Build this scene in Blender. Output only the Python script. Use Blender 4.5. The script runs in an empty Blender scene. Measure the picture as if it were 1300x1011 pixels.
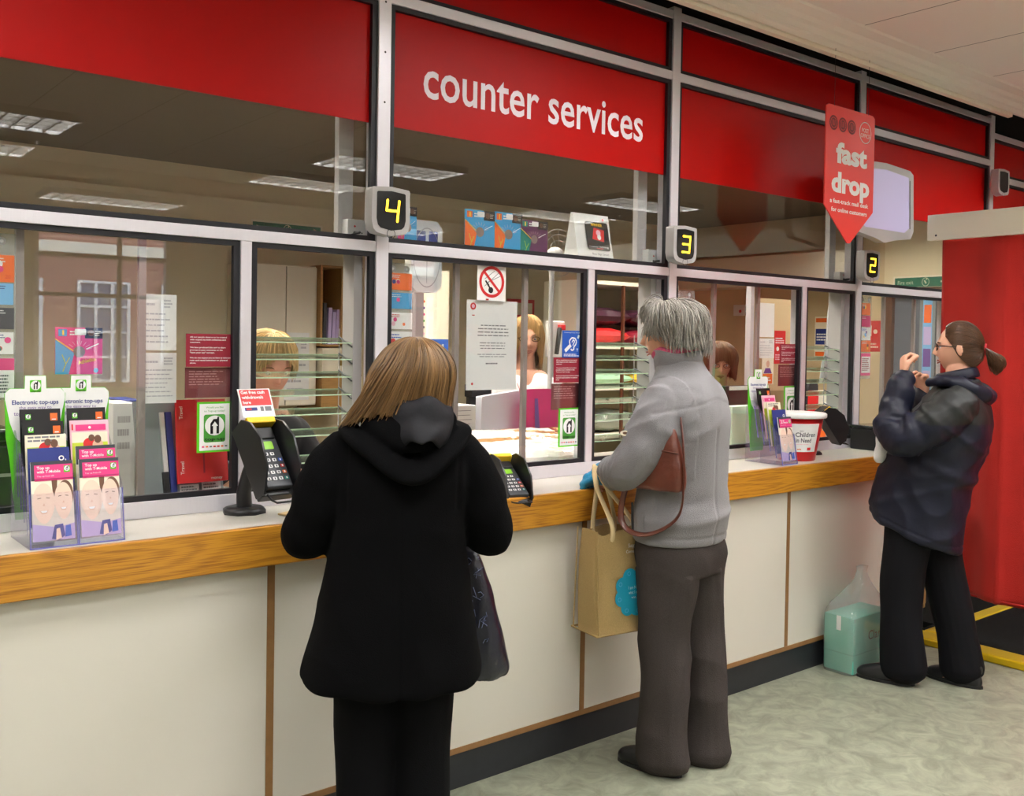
import bpy, bmesh, math, random
from math import sin, cos, pi, radians, sqrt, exp
from mathutils import Vector, Matrix, Euler, noise

# ------------------------------------------------------------------ camera, light, exposure
SC = bpy.context.scene
COL = SC.collection
F_PX, YAW, PITCH, ROLL, DIST, EYE = 1231.4, 0.8898, -0.0211, 0.016, 3.0502, 1.58
fw = Vector((cos(YAW)*cos(PITCH), sin(YAW)*cos(PITCH), sin(PITCH)))
rt = Vector((sin(YAW), -cos(YAW), 0)); up = rt.cross(fw)
r2 = rt*cos(ROLL) + up*sin(ROLL); u2 = up*cos(ROLL) - rt*sin(ROLL)
cam_d = bpy.data.cameras.new('camera'); cam = bpy.data.objects.new('camera', cam_d); COL.objects.link(cam)
cam.matrix_world = Matrix(((r2.x, u2.x, -fw.x, 0), (r2.y, u2.y, -fw.y, -DIST), (r2.z, u2.z, -fw.z, EYE), (0, 0, 0, 1)))
cam_d.sensor_width = 36; cam_d.lens = 36*F_PX/1300; cam_d.shift_y = -45/1300; cam_d.clip_start = 0.05
SC.camera = cam
SC.view_settings.view_transform = 'Standard'; SC.view_settings.look = 'None'
SC.view_settings.exposure = 1.50; SC.view_settings.gamma = 1.0
SC.view_settings.use_curve_mapping = False
SC.cycles.max_bounces = 10; SC.cycles.diffuse_bounces = 4; SC.cycles.glossy_bounces = 4
SC.cycles.transparent_max_bounces = 24; SC.cycles.transmission_bounces = 8
SC.cycles.caustics_reflective = False; SC.cycles.caustics_refractive = False
SC.cycles.sample_clamp_indirect = 6

w = bpy.data.worlds.new('sky'); SC.world = w; w.use_nodes = True
bg = w.node_tree.nodes['Background']; bg.inputs[0].default_value = (0.55, 0.66, 0.88, 1); bg.inputs[1].default_value = 2.6
LAMP = 12.5          # radiance of the ceiling fixtures, customer side
LAMP_OFFICE = 15.0

# ------------------------------------------------------------------ materials
MATS = {}
def mat(name, col, rough=0.6, metal=0.0, spec=0.5, emit=None, es=1.0, noise_s=None, noise_a=0.0, bump=0.0, bump_s=60.0,
        coat=0.0, sheen=0.0, alpha=1.0, trans=0.0, stretch=None, attr=False):
    if name in MATS: return MATS[name]
    m = bpy.data.materials.new(name); m.use_nodes = True; MATS[name] = m
    nt = m.node_tree; b = nt.nodes['Principled BSDF']
    b.inputs['Base Color'].default_value = (*col, 1); b.inputs['Roughness'].default_value = rough
    b.inputs['Metallic'].default_value = metal; b.inputs['Specular IOR Level'].default_value = spec
    b.inputs['Coat Weight'].default_value = coat; b.inputs['Sheen Weight'].default_value = sheen
    b.inputs['Alpha'].default_value = alpha; b.inputs['Transmission Weight'].default_value = trans
    if emit:
        b.inputs['Emission Color'].default_value = (*emit, 1); b.inputs['Emission Strength'].default_value = es
    tc = None
    def coords(s):
        tc = nt.nodes.new('ShaderNodeTexCoord'); mp = nt.nodes.new('ShaderNodeMapping')
        nt.links.new(tc.outputs['Object'], mp.inputs[0])
        mp.inputs['Scale'].default_value = stretch or (1, 1, 1)
        n = nt.nodes.new('ShaderNodeTexNoise'); n.inputs['Scale'].default_value = s; n.inputs['Detail'].default_value = 5
        nt.links.new(mp.outputs[0], n.inputs['Vector']); return n
    if noise_s or attr:
        mx = nt.nodes.new('ShaderNodeMix'); mx.data_type = 'RGBA'
        if attr:
            a = nt.nodes.new('ShaderNodeAttribute'); a.attribute_name = 'tint'; src = a.outputs['Fac']
        else:
            src = coords(noise_s).outputs['Fac']
        nt.links.new(src, mx.inputs['Factor'])
        mx.inputs['A'].default_value = (*[max(0, c*(1-noise_a)) for c in col], 1)
        mx.inputs['B'].default_value = (*[min(1, c*(1+noise_a)) for c in col], 1)
        nt.links.new(mx.outputs['Result'], b.inputs['Base Color'])
    if bump:
        n = coords(bump_s); bp = nt.nodes.new('ShaderNodeBump'); bp.inputs['Strength'].default_value = bump
        bp.inputs['Distance'].default_value = 0.01
        nt.links.new(n.outputs['Fac'], bp.inputs['Height']); nt.links.new(bp.outputs[0], b.inputs['Normal'])
    return m

def glass_mat(name, tint=(1, 1, 1), k=1.0, rough=0.0, absorb=0.0, acol=(1, 1, 1)):
    """thin clear sheet: Fresnel mix of mirror and see-through, same from every side"""
    m = bpy.data.materials.new(name); m.use_nodes = True; MATS[name] = m
    nt = m.node_tree; nt.nodes.clear()
    out = nt.nodes.new('ShaderNodeOutputMaterial'); mix = nt.nodes.new('ShaderNodeMixShader')
    tr = nt.nodes.new('ShaderNodeBsdfTransparent'); gl = nt.nodes.new('ShaderNodeBsdfGlossy'); fr = nt.nodes.new('ShaderNodeFresnel')
    geo = nt.nodes.new('ShaderNodeNewGeometry'); ma = nt.nodes.new('ShaderNodeMath'); ma.operation = 'MULTIPLY_ADD'
    ma.inputs[1].default_value = 1/1.5-1.5; ma.inputs[2].default_value = 1.5
    nt.links.new(geo.outputs['Backfacing'], ma.inputs[0]); nt.links.new(ma.outputs[0], fr.inputs['IOR'])
    tr.inputs[0].default_value = (*tint, 1); gl.inputs['Roughness'].default_value = rough
    mu = nt.nodes.new('ShaderNodeMath'); mu.operation = 'MULTIPLY'; mu.inputs[1].default_value = k
    nt.links.new(fr.outputs[0], mu.inputs[0]); nt.links.new(mu.outputs[0], mix.inputs[0])
    nt.links.new(tr.outputs[0], mix.inputs[1]); nt.links.new(gl.outputs[0], mix.inputs[2])
    last = mix
    if absorb:
        df = nt.nodes.new('ShaderNodeBsdfDiffuse'); df.inputs[0].default_value = (*acol, 1)
        m2 = nt.nodes.new('ShaderNodeMixShader'); m2.inputs[0].default_value = absorb
        nt.links.new(mix.outputs[0], m2.inputs[1]); nt.links.new(df.outputs[0], m2.inputs[2]); last = m2
    nt.links.new(last.outputs[0], out.inputs[0])
    return m

def s2l(r, g, b):     # 0-255 sRGB to linear
    f = lambda c: (c/255/12.92) if c/255 <= 0.04045 else ((c/255+0.055)/1.055)**2.4
    return (f(r), f(g), f(b))

alu = mat('brushed_aluminium', (0.80, 0.78, 0.83), 0.36, 0.45, bump=0.05, bump_s=90, stretch=(1, 1, 0.05))
gasket = mat('black_rubber', (0.006, 0.006, 0.010), 0.45)
redpanel = mat('red_vinyl_on_glass', s2l(190, 5, 4), 0.40, spec=0.22, coat=0.0)
cream = mat('cream_laminate', s2l(212, 207, 194), 0.38, spec=0.4, noise_s=3, noise_a=0.03)
brown_strip = mat('brown_strip', s2l(142, 104, 62), 0.5, noise_s=40, noise_a=0.2)
plinth = mat('black_plinth', s2l(38, 40, 44), 0.45, noise_s=30, noise_a=0.2)
worktop = mat('grey_speckled_laminate', s2l(198, 192, 182), 0.32, noise_s=260, noise_a=0.10)
white = mat('white_paper', (0.78, 0.78, 0.78), 0.6)
white_gloss = mat('white_plastic', (0.75, 0.75, 0.73), 0.3)
black = mat('black_plastic', (0.010, 0.010, 0.011), 0.4)
black_gloss = mat('black_gloss', (0.006, 0.006, 0.008), 0.12)
dkgrey = mat('dark_grey_plastic', s2l(58, 60, 64), 0.45)
ltgrey = mat('light_grey_plastic', s2l(176, 173, 172), 0.35)
midgrey = mat('mid_grey_metal', s2l(138, 146, 148), 0.45, 0.2)
cloth_red = mat('red_cloth', s2l(196, 30, 20), 0.85, noise_s=9, noise_a=0.10, bump=0.35, bump_s=260, sheen=0.2)
yellow_metal = mat('yellow_nosing', s2l(214, 178, 22), 0.28, 0.3, noise_s=8, noise_a=0.08)
black_rib = mat('black_ribbed_rubber', s2l(16, 15, 14), 0.9, spec=0.15, noise_s=120, noise_a=0.5, bump=0.8, bump_s=120)
beige_wall = mat('beige_paint', s2l(228, 214, 180), 0.8, noise_s=2, noise_a=0.05)
cream_paint = mat('cream_paint', s2l(238, 230, 208), 0.6, noise_s=3, noise_a=0.03)
off_white = mat('off_white_paint', s2l(232, 222, 212), 0.7, noise_s=3, noise_a=0.02)
far_wall = mat('pale_wall_paint', s2l(206, 200, 188), 0.8, noise_s=2, noise_a=0.03)
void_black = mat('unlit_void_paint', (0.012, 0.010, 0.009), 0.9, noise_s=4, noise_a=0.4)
office_ceil = mat('unlit_ceiling_brown', s2l(106, 88, 64), 0.85, noise_s=3, noise_a=0.08)  # dark brown stands in for a ceiling the lamps do not light
tan_board = mat('tan_partition', s2l(210, 188, 148), 0.6, noise_s=4, noise_a=0.06, stretch=(1, 1, .3))
wood_dark = mat('dark_wood', s2l(92, 52, 30), 0.5, noise_s=14, noise_a=0.35, stretch=(6, 6, 0.6))
wood_mid = mat('mid_wood', s2l(176, 134, 78), 0.5, noise_s=14, noise_a=0.3, stretch=(0.8, 6, 8))
P = {}   # flat print colours
def pc(name, r, g, b, rough=0.45):
    P[name] = mat('print_'+name, s2l(r, g, b), rough); return P[name]
for a in [('maroon', 148, 28, 50), ('red', 214, 38, 40), ('green', 92, 198, 30), ('green_dark', 74, 158, 58), ('white', 240, 240, 238), ('black', 16, 14, 16),
          ('blue', 30, 88, 186), ('sky', 60, 160, 215), ('orange', 240, 110, 40), ('pink', 228, 62, 132), ('magenta', 205, 30, 110), ('yellow', 250, 205, 40),
          ('grey', 120, 122, 126), ('dkgrey', 62, 64, 72), ('navy', 42, 56, 130), ('teal', 0, 130, 112), ('skin', 238, 208, 186), ('cream', 238, 228, 205),
          ('purple', 110, 70, 150), ('brown', 110, 76, 56), ('ltblue', 120, 185, 232), ('rose', 238, 190, 205), ('lilac', 196, 176, 222), ('plum', 96, 40, 84), ('maroon_dull', 128, 62, 66),
          ('exitgreen', 10, 110, 84), ('text', 88, 88, 98), ('faint', 186, 186, 192), ('lime', 196, 212, 60), ('skin2', 222, 178, 152)]:
    pc(*a)
clear_glass = glass_mat('window_glass', (0.985, 0.99, 0.985), 1.35)
slat_glass = glass_mat('green_edged_glass', (0.93, 0.97, 0.94), 1.0, absorb=0.02, acol=s2l(205, 225, 200))
slat_edge = mat('cut_glass_edge', s2l(196, 222, 190), 0.25, alpha=0.9)
acrylic = glass_mat('clear_acrylic', (0.96, 0.96, 0.985), 1.0, absorb=0.07, acol=s2l(205, 200, 230))
acrylic_edge = mat('acrylic_edge', s2l(120, 118, 190), 0.2, alpha=0.75)
film = glass_mat('clear_plastic_film', (0.93, 0.95, 0.94), 1.6, rough=0.12, absorb=0.22, acol=s2l(225, 230, 228))

def oak_mat():
    m = mat('oak_edging', s2l(198, 138, 56), 0.42, coat=0.15)
    nt = m.node_tree; b = nt.nodes['Principled BSDF']
    tc = nt.nodes.new('ShaderNodeTexCoord'); mp = nt.nodes.new('ShaderNodeMapping'); nt.links.new(tc.outputs['Object'], mp.inputs[0])
    mp.inputs['Scale'].default_value = (1.0, 1, 8)
    n = nt.nodes.new('ShaderNodeTexNoise'); n.inputs['Scale'].default_value = 1.1; n.inputs['Detail'].default_value = 1
    nt.links.new(mp.outputs[0], n.inputs['Vector'])
    mul = nt.nodes.new('ShaderNodeMath'); mul.operation = 'MULTIPLY'; mul.inputs[1].default_value = 95; nt.links.new(n.outputs['Fac'], mul.inputs[0])
    sn = nt.nodes.new('ShaderNodeMath'); sn.operation = 'SINE'; nt.links.new(mul.outputs[0], sn.inputs[0])
    mp2 = nt.nodes.new('ShaderNodeMapping'); nt.links.new(tc.outputs['Object'], mp2.inputs[0]); mp2.inputs['Scale'].default_value = (5, 5, 190)
    n2 = nt.nodes.new('ShaderNodeTexNoise'); n2.inputs['Scale'].default_value = 2; n2.inputs['Detail'].default_value = 4; nt.links.new(mp2.outputs[0], n2.inputs['Vector'])
    ad = nt.nodes.new('ShaderNodeMath'); ad.operation = 'MULTIPLY_ADD'; ad.inputs[1].default_value = 0.10; nt.links.new(sn.outputs[0], ad.inputs[0]); nt.links.new(n2.outputs['Fac'], ad.inputs[2])
    cr = nt.nodes.new('ShaderNodeValToRGB'); nt.links.new(ad.outputs[0], cr.inputs[0])
    e = cr.color_ramp.elements; e[0].position = 0.2; e[0].color = (*s2l(138, 82, 20), 1); e[1].position = 0.58; e[1].color = (*s2l(196, 136, 38), 1)
    nt.links.new(cr.outputs[0], b.inputs['Base Color']); return m
oak = oak_mat()

def tile_mat(name, c1, cj, sx, sy, joint, off=(0, 0, 0), rough=0.7, nz=0.03):
    m = mat(name, c1, rough); nt = m.node_tree; b = nt.nodes['Principled BSDF']
    tc = nt.nodes.new('ShaderNodeTexCoord'); mp = nt.nodes.new('ShaderNodeMapping'); nt.links.new(tc.outputs['Object'], mp.inputs[0])
    mp.inputs['Location'].default_value = off
    br = nt.nodes.new('ShaderNodeTexBrick'); nt.links.new(mp.outputs[0], br.inputs[0]); br.offset = 0
    br.inputs['Scale'].default_value = 1; br.inputs['Brick Width'].default_value = sx; br.inputs['Row Height'].default_value = sy
    br.inputs['Mortar Size'].default_value = joint; br.inputs['Mortar Smooth'].default_value = 0.3
    br.inputs['Color1'].default_value = (*c1, 1); br.inputs['Color2'].default_value = (*[c*(1-nz) for c in c1], 1); br.inputs['Mortar'].default_value = (*cj, 1)
    nt.links.new(br.outputs[0], b.inputs['Base Color']); return m
ceil_tile = tile_mat('ceiling_tiles', s2l(238, 226, 218), s2l(120, 105, 96), 0.66, 1.26, 0.004, off=(0.393, 0.46, 0))
brick = tile_mat('red_brick', s2l(150, 92, 84), s2l(172, 150, 140), 0.23, 0.08, 0.006)
for n in brick.node_tree.nodes:
    if n.type == 'TEX_BRICK': n.offset = 0.5
    if n.type == 'MAPPING': n.inputs['Rotation'].default_value = (pi/2, 0, 0)

def floor_mat():
    m = mat('green_grey_lino', s2l(160, 162, 138), 0.42); nt = m.node_tree; b = nt.nodes['Principled BSDF']
    tc = nt.nodes.new('ShaderNodeTexCoord'); n = nt.nodes.new('ShaderNodeTexNoise'); n.inputs['Scale'].default_value = 9; n.inputs['Detail'].default_value = 8
    n.inputs['Roughness'].default_value = 0.65; n.inputs['Distortion'].default_value = 1.2
    nt.links.new(tc.outputs['Object'], n.inputs['Vector']); cr = nt.nodes.new('ShaderNodeValToRGB'); nt.links.new(n.outputs['Fac'], cr.inputs[0])
    e = cr.color_ramp.elements; e[0].position = 0.32; e[0].color = (*s2l(116, 120, 102), 1); e[1].position = 0.66; e[1].color = (*s2l(156, 158, 138), 1)
    nt.links.new(cr.outputs[0], b.inputs['Base Color']); return m
lino = floor_mat()

# ------------------------------------------------------------------ mesh building
_glyphs = {}
def glyphs(s, bold=0.0):
    k = (s, bold)
    if k not in _glyphs:
        c = bpy.data.curves.new('lettering', 'FONT'); c.body = s; c.size = 1; c.offset = bold; c.resolution_u = 3; c.fill_mode = 'FRONT'
        o = bpy.data.objects.new('lettering', c); COL.objects.link(o)
        dg = bpy.context.evaluated_depsgraph_get(); me = bpy.data.meshes.new_from_object(o.evaluated_get(dg))
        vs = [(v.co.x, v.co.y) for v in me.vertices]; fs = [tuple(p.vertices) for p in me.polygons]
        bpy.data.objects.remove(o); bpy.data.curves.remove(c); bpy.data.meshes.remove(me)
        xs = [v[0] for v in vs] or [0]; ys = [v[1] for v in vs] or [0]
        _glyphs[k] = (vs, fs, min(xs), max(xs), min(ys), max(ys))
    return _glyphs[k]

class MB:
    """collects shapes; build() links them as one mesh object"""
    def __init__(s): s.v = []; s.f = []; s.m = []; s.sm = []; s.mats = []; s.M = Matrix.Identity(4)
    def mi(s, m):
        if m not in s.mats: s.mats.append(m)
        return s.mats.index(m)
    def add(s, vs, fs, m, smooth=False):
        b = len(s.v); s.v += [tuple(s.M @ Vector(v)) for v in vs]; i = s.mi(m)
        for f in fs: s.f.append(tuple(b+k for k in f)); s.m.append(i); s.sm.append(smooth)
        return s
    def frame(s, o=(0, 0, 0), x=(1, 0, 0), y=(0, 0, 1), z=None):
        x = Vector(x).normalized(); y = Vector(y).normalized(); z = Vector(z) if z else x.cross(y)
        s.M = Matrix(((x.x, y.x, z.x, o[0]), (x.y, y.y, z.y, o[1]), (x.z, y.z, z.z, o[2]), (0, 0, 0, 1))); return s
    def box(s, x0, x1, y0, y1, z0, z1, m):
        vs = [(x, y, z) for z in (z0, z1) for y in (y0, y1) for x in (x0, x1)]
        return s.add(vs, [(0, 2, 3, 1), (4, 5, 7, 6), (0, 1, 5, 4), (2, 6, 7, 3), (0, 4, 6, 2), (1, 3, 7, 5)], m)
    def prism(s, pts, z0, z1, m, smooth=False):
        n = len(pts); vs = [(x, y, z0) for x, y in pts]+[(x, y, z1) for x, y in pts]
        s.add(vs, [tuple(range(n-1, -1, -1)), tuple(range(n, 2*n))], m)
        return s.add(vs, [(i, (i+1) % n, n+(i+1) % n, n+i) for i in range(n)], m, smooth)
    def lathe(s, prof, m, n=32, c=(0, 0, 0), cap=True):
        vs = []; fs = []
        for r, z in prof: vs += [(c[0]+r*cos(2*pi*i/n), c[1]+r*sin(2*pi*i/n), c[2]+z) for i in range(n)]
        for j in range(len(prof)-1): fs += [(j*n+i, j*n+(i+1) % n, (j+1)*n+(i+1) % n, (j+1)*n+i) for i in range(n)]
        s.add(vs, fs, m, True)
        if cap: s.add(vs, [tuple(range(n-1, -1, -1)), tuple((len(prof)-1)*n+i for i in range(n))], m)
        return s
    def tube(s, pts, r, m, n=10, upv=(0, 0, 1), cap=True, closed=False, ripple=None):
        """r: number, or a list of numbers / (side, up) pairs"""
        pts = [Vector(p) for p in pts]; k = len(pts); vs = []; fs = []
        R = r if isinstance(r, (list, tuple)) else [r]*k; ref = Vector(upv); L = 0
        for i, p in enumerate(pts):
            a = pts[(i-1) % k] if (closed or i) else p; b = pts[(i+1) % k] if (closed or i < k-1) else p
            t = (b-a); t = t.normalized() if t.length > 1e-9 else Vector((0, 0, 1))
            sd = t.cross(ref); sd = sd.normalized() if sd.length > 1e-4 else t.orthogonal().normalized()
            u = sd.cross(t).normalized(); ref = u
            ra, rb = R[i] if isinstance(R[i], (list, tuple)) else (R[i], R[i])
            if i: L += (p-pts[i-1]).length
            for j in range(n):
                an = 2*pi*j/n; q = 1 + (ripple(L, an) if ripple else 0)
                vs.append(p+sd*(ra*q*cos(an))+u*(rb*q*sin(an)))
        for i in range(k if closed else k-1):
            i2 = (i+1) % k
            fs += [(i*n+j, i*n+(j+1) % n, i2*n+(j+1) % n, i2*n+j) for j in range(n)]
        s.add(vs, fs, m, True)
        if cap and not closed: s.add(vs, [tuple(range(n-1, -1, -1)), tuple((k-1)*n+j for j in range(n))], m, True)
        return s
    def ball(s, c, r, m, nu=20, nv=12, fn=None):
        rx, ry, rz = r if isinstance(r, (tuple, list)) else (r, r, r); vs = []; fs = []
        for j in range(nv+1):
            th = pi*j/nv
            for i in range(nu):
                ph = 2*pi*i/nu; d = Vector((sin(th)*cos(ph), sin(th)*sin(ph), cos(th)))
                q = Vector((d.x*rx, d.y*ry, d.z*rz)); q = fn(d, q) if fn else q
                vs.append(Vector(c)+q)
        for j in range(nv): fs += [(j*nu+i, (j+1)*nu+i, (j+1)*nu+(i+1) % nu, j*nu+(i+1) % nu) for i in range(nu)]
        return s.add(vs, fs, m, True)
    # flat drawing, in the frame's x-y, layer n lifted off the surface
    LIFT = 0.0006
    def quad(s, x0, y0, x1, y1, m, l=1):
        z = l*s.LIFT; return s.add([(x0, y0, z), (x1, y0, z), (x1, y1, z), (x0, y1, z)], [(0, 1, 2, 3)], m)
    def poly(s, pts, m, l=1):
        z = l*s.LIFT; return s.add([(x, y, z) for x, y in pts], [tuple(range(len(pts)))], m)
    def disc(s, cx, cy, r, m, l=1, ry=None, n=28):
        ry = ry or r; return s.poly([(cx+r*cos(2*pi*i/n), cy+ry*sin(2*pi*i/n)) for i in range(n)], m, l)
    def ring(s, cx, cy, r, t, m, l=1, n=32, ry=None):
        z = l*s.LIFT; ry = ry or r; q = ry/r
        vs = [(cx+a*cos(2*pi*i/n), cy+a*q*sin(2*pi*i/n), z) for a in (r, r-t) for i in range(n)]
        return s.add(vs, [(i, (i+1) % n, n+(i+1) % n, n+i) for i in range(n)], m)
    def bar(s, x0, y0, x1, y1, t, m, l=1):
        d = Vector((x1-x0, y1-y0)).normalized(); nx, ny = -d.y*t/2, d.x*t/2
        return s.poly([(x0-nx, y0-ny), (x1-nx, y1-ny), (x1+nx, y1+ny), (x0+nx, y0+ny)], m, l)
    def rrect(s, x0, y0, x1, y1, r, m, l=1):
        p = []
        for cx, cy, a in ((x1-r, y1-r, 0), (x0+r, y1-r, 90), (x0+r, y0+r, 180), (x1-r, y0+r, 270)):
            p += [(cx+r*cos(radians(a+18*k)), cy+r*sin(radians(a+18*k))) for k in range(6)]
        return s.poly(p, m, l)
    def text(s, body, cx, cy, h, m, l=1, width=None, align='C', bold=0.0, rot=0.0, depth=None):
        """h = cap height; width squeezes the line to a length"""
        vs, fs, x0, x1, y0, y1 = glyphs(body, bold); k = h/0.70; kx = (width/(x1-x0)) if width else k
        ox = {'C': (x0+x1)/2, 'L': x0, 'R': x1}[align]; z = l*s.LIFT; c, sn = cos(rot), sin(rot); out = []
        for x, y in vs:
            a, b = (x-ox)*kx, (y-0.35)*k; out.append((cx+a*c-b*sn, cy+a*sn+b*c, z))
        return s.add(out, fs, m)
    def lines(s, x0, y0, x1, y1, n, m, l=1, seed=0, fill=0.5, center=False, gaps=True):
        """rows of small unreadable print"""
        R = random.Random(seed); dy = (y1-y0)/n
        for i in range(n):
            y = y1-(i+0.5)*dy; wl = (x1-x0)*R.uniform(0.7, 1.0); a = x0+((x1-x0)-wl)/2 if center else x0; b = a+wl
            while a < b-1e-4:
                wd = min(b-a, (x1-x0)*R.uniform(0.06, 0.2)) if gaps else b-a
                s.quad(a, y-dy*fill/2, a+wd, y+dy*fill/2, m, l); a += wd+(x1-x0)*0.025
        return s
    def build(s, name, parent=None, bevel=0, label=None, cat=None, group=None, kind=None, loc=None, sharp=35):
        me = bpy.data.meshes.new(name); me.from_pydata([tuple(v) for v in s.v], [], s.f)
        for m in s.mats: me.materials.append(m)
        me.polygons.foreach_set('material_index', s.m); me.polygons.foreach_set('use_smooth', s.sm)
        me.update()
        o = bpy.data.objects.new(name, me); COL.objects.link(o)
        if bevel:
            md = o.modifiers.new('edge', 'BEVEL'); md.width = bevel; md.segments = 3; md.limit_method = 'ANGLE'; md.angle_limit = radians(40)
            me.polygons.foreach_set('use_smooth', [True]*len(me.polygons)); me.set_sharp_from_angle(angle=radians(89)) if False else None
            md.harden_normals = True
        if loc: o.location = loc
        if parent: o.parent = parent
        return tag(o, label, cat, group, kind)

def tag(o, label=None, cat=None, group=None, kind=None):
    if label: o['label'] = label
    if cat: o['category'] = cat
    if group: o['group'] = group
    if kind: o['kind'] = kind
    return o
def thing(name, label, cat, loc=(0, 0, 0), rz=0, group=None):
    o = bpy.data.objects.new(name, None); COL.objects.link(o); o.location = loc; o.rotation_euler = (0, 0, rz); o.empty_display_size = 0.05
    return tag(o, label, cat, group)
def struct(mb, name, bevel=0): return mb.build(name, bevel=bevel, kind='structure')
def copy_thing(o, loc, label, group=None):
    c = o.copy(); COL.objects.link(c); c.location = loc; c['label'] = label
    if group: c['group'] = group
    for ch in [x for x in bpy.data.objects if x.parent == o]:
        d = ch.copy(); COL.objects.link(d); d.parent = c
        for g in [x for x in bpy.data.objects if x.parent == ch]:
            e = g.copy(); COL.objects.link(e); e.parent = d
    return c
def bez(pts, n=8):
    """Catmull-Rom through points (any length tuples)"""
    out = []; k = len(pts)
    for i in range(k-1):
        p0, p1, p2, p3 = pts[max(i-1, 0)], pts[i], pts[i+1], pts[min(i+2, k-1)]
        for j in range(n):
            t = j/n
            out.append(tuple(0.5*((2*b)+(-a+c)*t+(2*a-5*b+4*c-d)*t*t+(-a+3*b-3*c+d)*t**3) for a, b, c, d in zip(p0, p1, p2, p3)))
    out.append(tuple(pts[-1])); return out
# ------------------------------------------------------------------ the setting
CZ = 3.12          # customer ceiling
struct(MB().box(-4.2, 10.2, -8.2, 0.10, -0.05, 0, lino), 'floor')
struct(MB().box(-4.2, 10.2, 0.10, 3.2, -0.05, 0, mat('office_carpet', s2l(92, 88, 84), 0.9, noise_s=60, noise_a=0.2)), 'floor_office')
c = MB()
c.M = Matrix.Identity(4)
struct(MB().box(-4.2, 10.2, -6.2, -0.46, CZ, CZ+0.04, ceil_tile), 'ceiling')
struct(MB().box(-4.2, 10.2, -8.2, -6.2, 2.96, 3.00, ceil_tile), 'ceiling_back')
struct(MB().box(-4.2, 10.2, -6.22, -6.2, 2.96, CZ+0.04, off_white), 'trim_1')
# moulded edge of the ceiling, open to the dark void above the screen
cv = MB().frame((-4.2, 0, 0), (0, 1, 0), (0, 0, 1))
cv.prism([(-0.47, CZ), (-0.455, CZ+0.04), (-0.30, CZ+0.04), (-0.285, 3.08), (-0.285, 3.045), (-0.305, 3.045), (-0.325, 3.06), (-0.345, 3.062), (-0.36, 3.085), (-0.385, 3.09), (-0.40, 3.105), (-0.46, 3.112)], 0, 14.4, off_white)
struct(cv, 'trim_2')
rail = MB().frame((-4.2, 0, 0), (0, 1, 0), (0, 0, 1))
rail.prism([(-0.312, 3.015), (-0.285, 3.012), (-0.282, 3.03), (-0.289, 3.044), (-0.305, 3.044), (-0.314, 3.03)], 0, 10.35, mat('ivory_rail', s2l(236, 226, 206), 0.35))
struct(rail, 'trim_3')
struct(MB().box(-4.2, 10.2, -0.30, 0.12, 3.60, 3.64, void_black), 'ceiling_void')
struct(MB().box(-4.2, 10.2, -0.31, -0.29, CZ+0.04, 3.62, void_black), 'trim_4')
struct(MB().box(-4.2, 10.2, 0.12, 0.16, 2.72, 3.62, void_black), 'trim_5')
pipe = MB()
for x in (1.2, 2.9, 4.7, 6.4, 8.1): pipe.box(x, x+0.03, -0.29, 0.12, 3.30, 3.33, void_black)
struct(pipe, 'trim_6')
struct(MB().box(-4.24, -4.2, -8.2, 3.2, 0, 3.62, far_wall), 'wall_left')
struct(MB().box(10.2, 10.24, -8.2, 3.2, 0, 3.62, far_wall), 'wall_right')
# back wall of the public side with tall windows, the street beyond
wins = [(2.55, 4.0, 0.95, 2.86), (6.1, 6.6, 0.95, 2.86), (7.25, 7.8, 0.95, 2.86)]
bw = MB(); x = -4.2
for (a, b, z0, z1) in wins:
    bw.box(x, a, -8.24, -8.2, 0, 3.1, far_wall); bw.box(a, b, -8.24, -8.2, 0, z0, far_wall); bw.box(a, b, -8.24, -8.2, z1, 3.1, far_wall); x = b
bw.box(x, 10.2, -8.24, -8.2, 0, 3.1, far_wall); struct(bw, 'wall_back')
for i, (a, b, z0, z1) in enumerate(wins):
    wf = MB(); t = 0.045
    for q in ((a, a+t), (b-t, b)): wf.box(*q, -8.26, -8.17, z0, z1, white_gloss)
    for q in ((z0, z0+t), (z1-t, z1), ((z0+z1)/2+0.1, (z0+z1)/2+0.14), (z1-0.42, z1-0.385)): wf.box(a+t, b-t, -8.26, -8.17, *q, dkgrey)
    if b-a > 1: wf.box((a+b)/2+0.15, (a+b)/2+0.185, -8.25, -8.18, z0+t, z1-t, dkgrey)
    struct(wf, 'window_%d' % (i+1))
    struct(MB().box(a+t, b-t, -8.22, -8.215, z0+t, z1-t, clear_glass), 'window_%d_pane' % (i+1))
struct(MB().box(-10, 22, -24, -8.3, -0.4, -0.3, mat('street_asphalt', s2l(96, 96, 100), 0.8, noise_s=20, noise_a=0.2)), 'ground')
bld = thing('brick_building', 'red brick building with white sash windows across the street', 'building', (0, -16, -0.3))
fb = MB(); fb.box(-4, 16, -0.6, 0, 0, 9, brick); fb.box(-4, 16, -0.02, 0.10, 3.4, 3.6, cream_paint); fb.box(-4, 16, -0.02, 0.10, 6.6, 6.8, cream_paint); fb.build('wall', bld)
for wx in [0.4+1.55*k for k in range(10)]:
    for wz in (1.0, 4.1):
        q = MB().box(wx, wx+0.95, 0.0, 0.05, wz, wz+1.9, mat('dark_pane', s2l(96, 110, 140), 0.15))
        for a in (0, 0.3, 0.6, 0.9): q.box(wx+a-.01, wx+a+0.05, 0.04, 0.09, wz, wz+1.9, white_gloss)
        for a in (0, 0.45, 0.92, 1.4, 1.85): q.box(wx, wx+0.95, 0.04, 0.085, wz+a, wz+a+0.05, white_gloss)
        q.build('window', bld)
sun = bpy.data.lights.new('daylight', 'SUN'); so = bpy.data.objects.new('daylight', sun); COL.objects.link(so)
sun.energy = 5.0; sun.angle = 0.3; sun.color = (0.95, 0.97, 1.0); so.rotation_euler = Euler((radians(-42), radians(18), 0)); 

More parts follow.
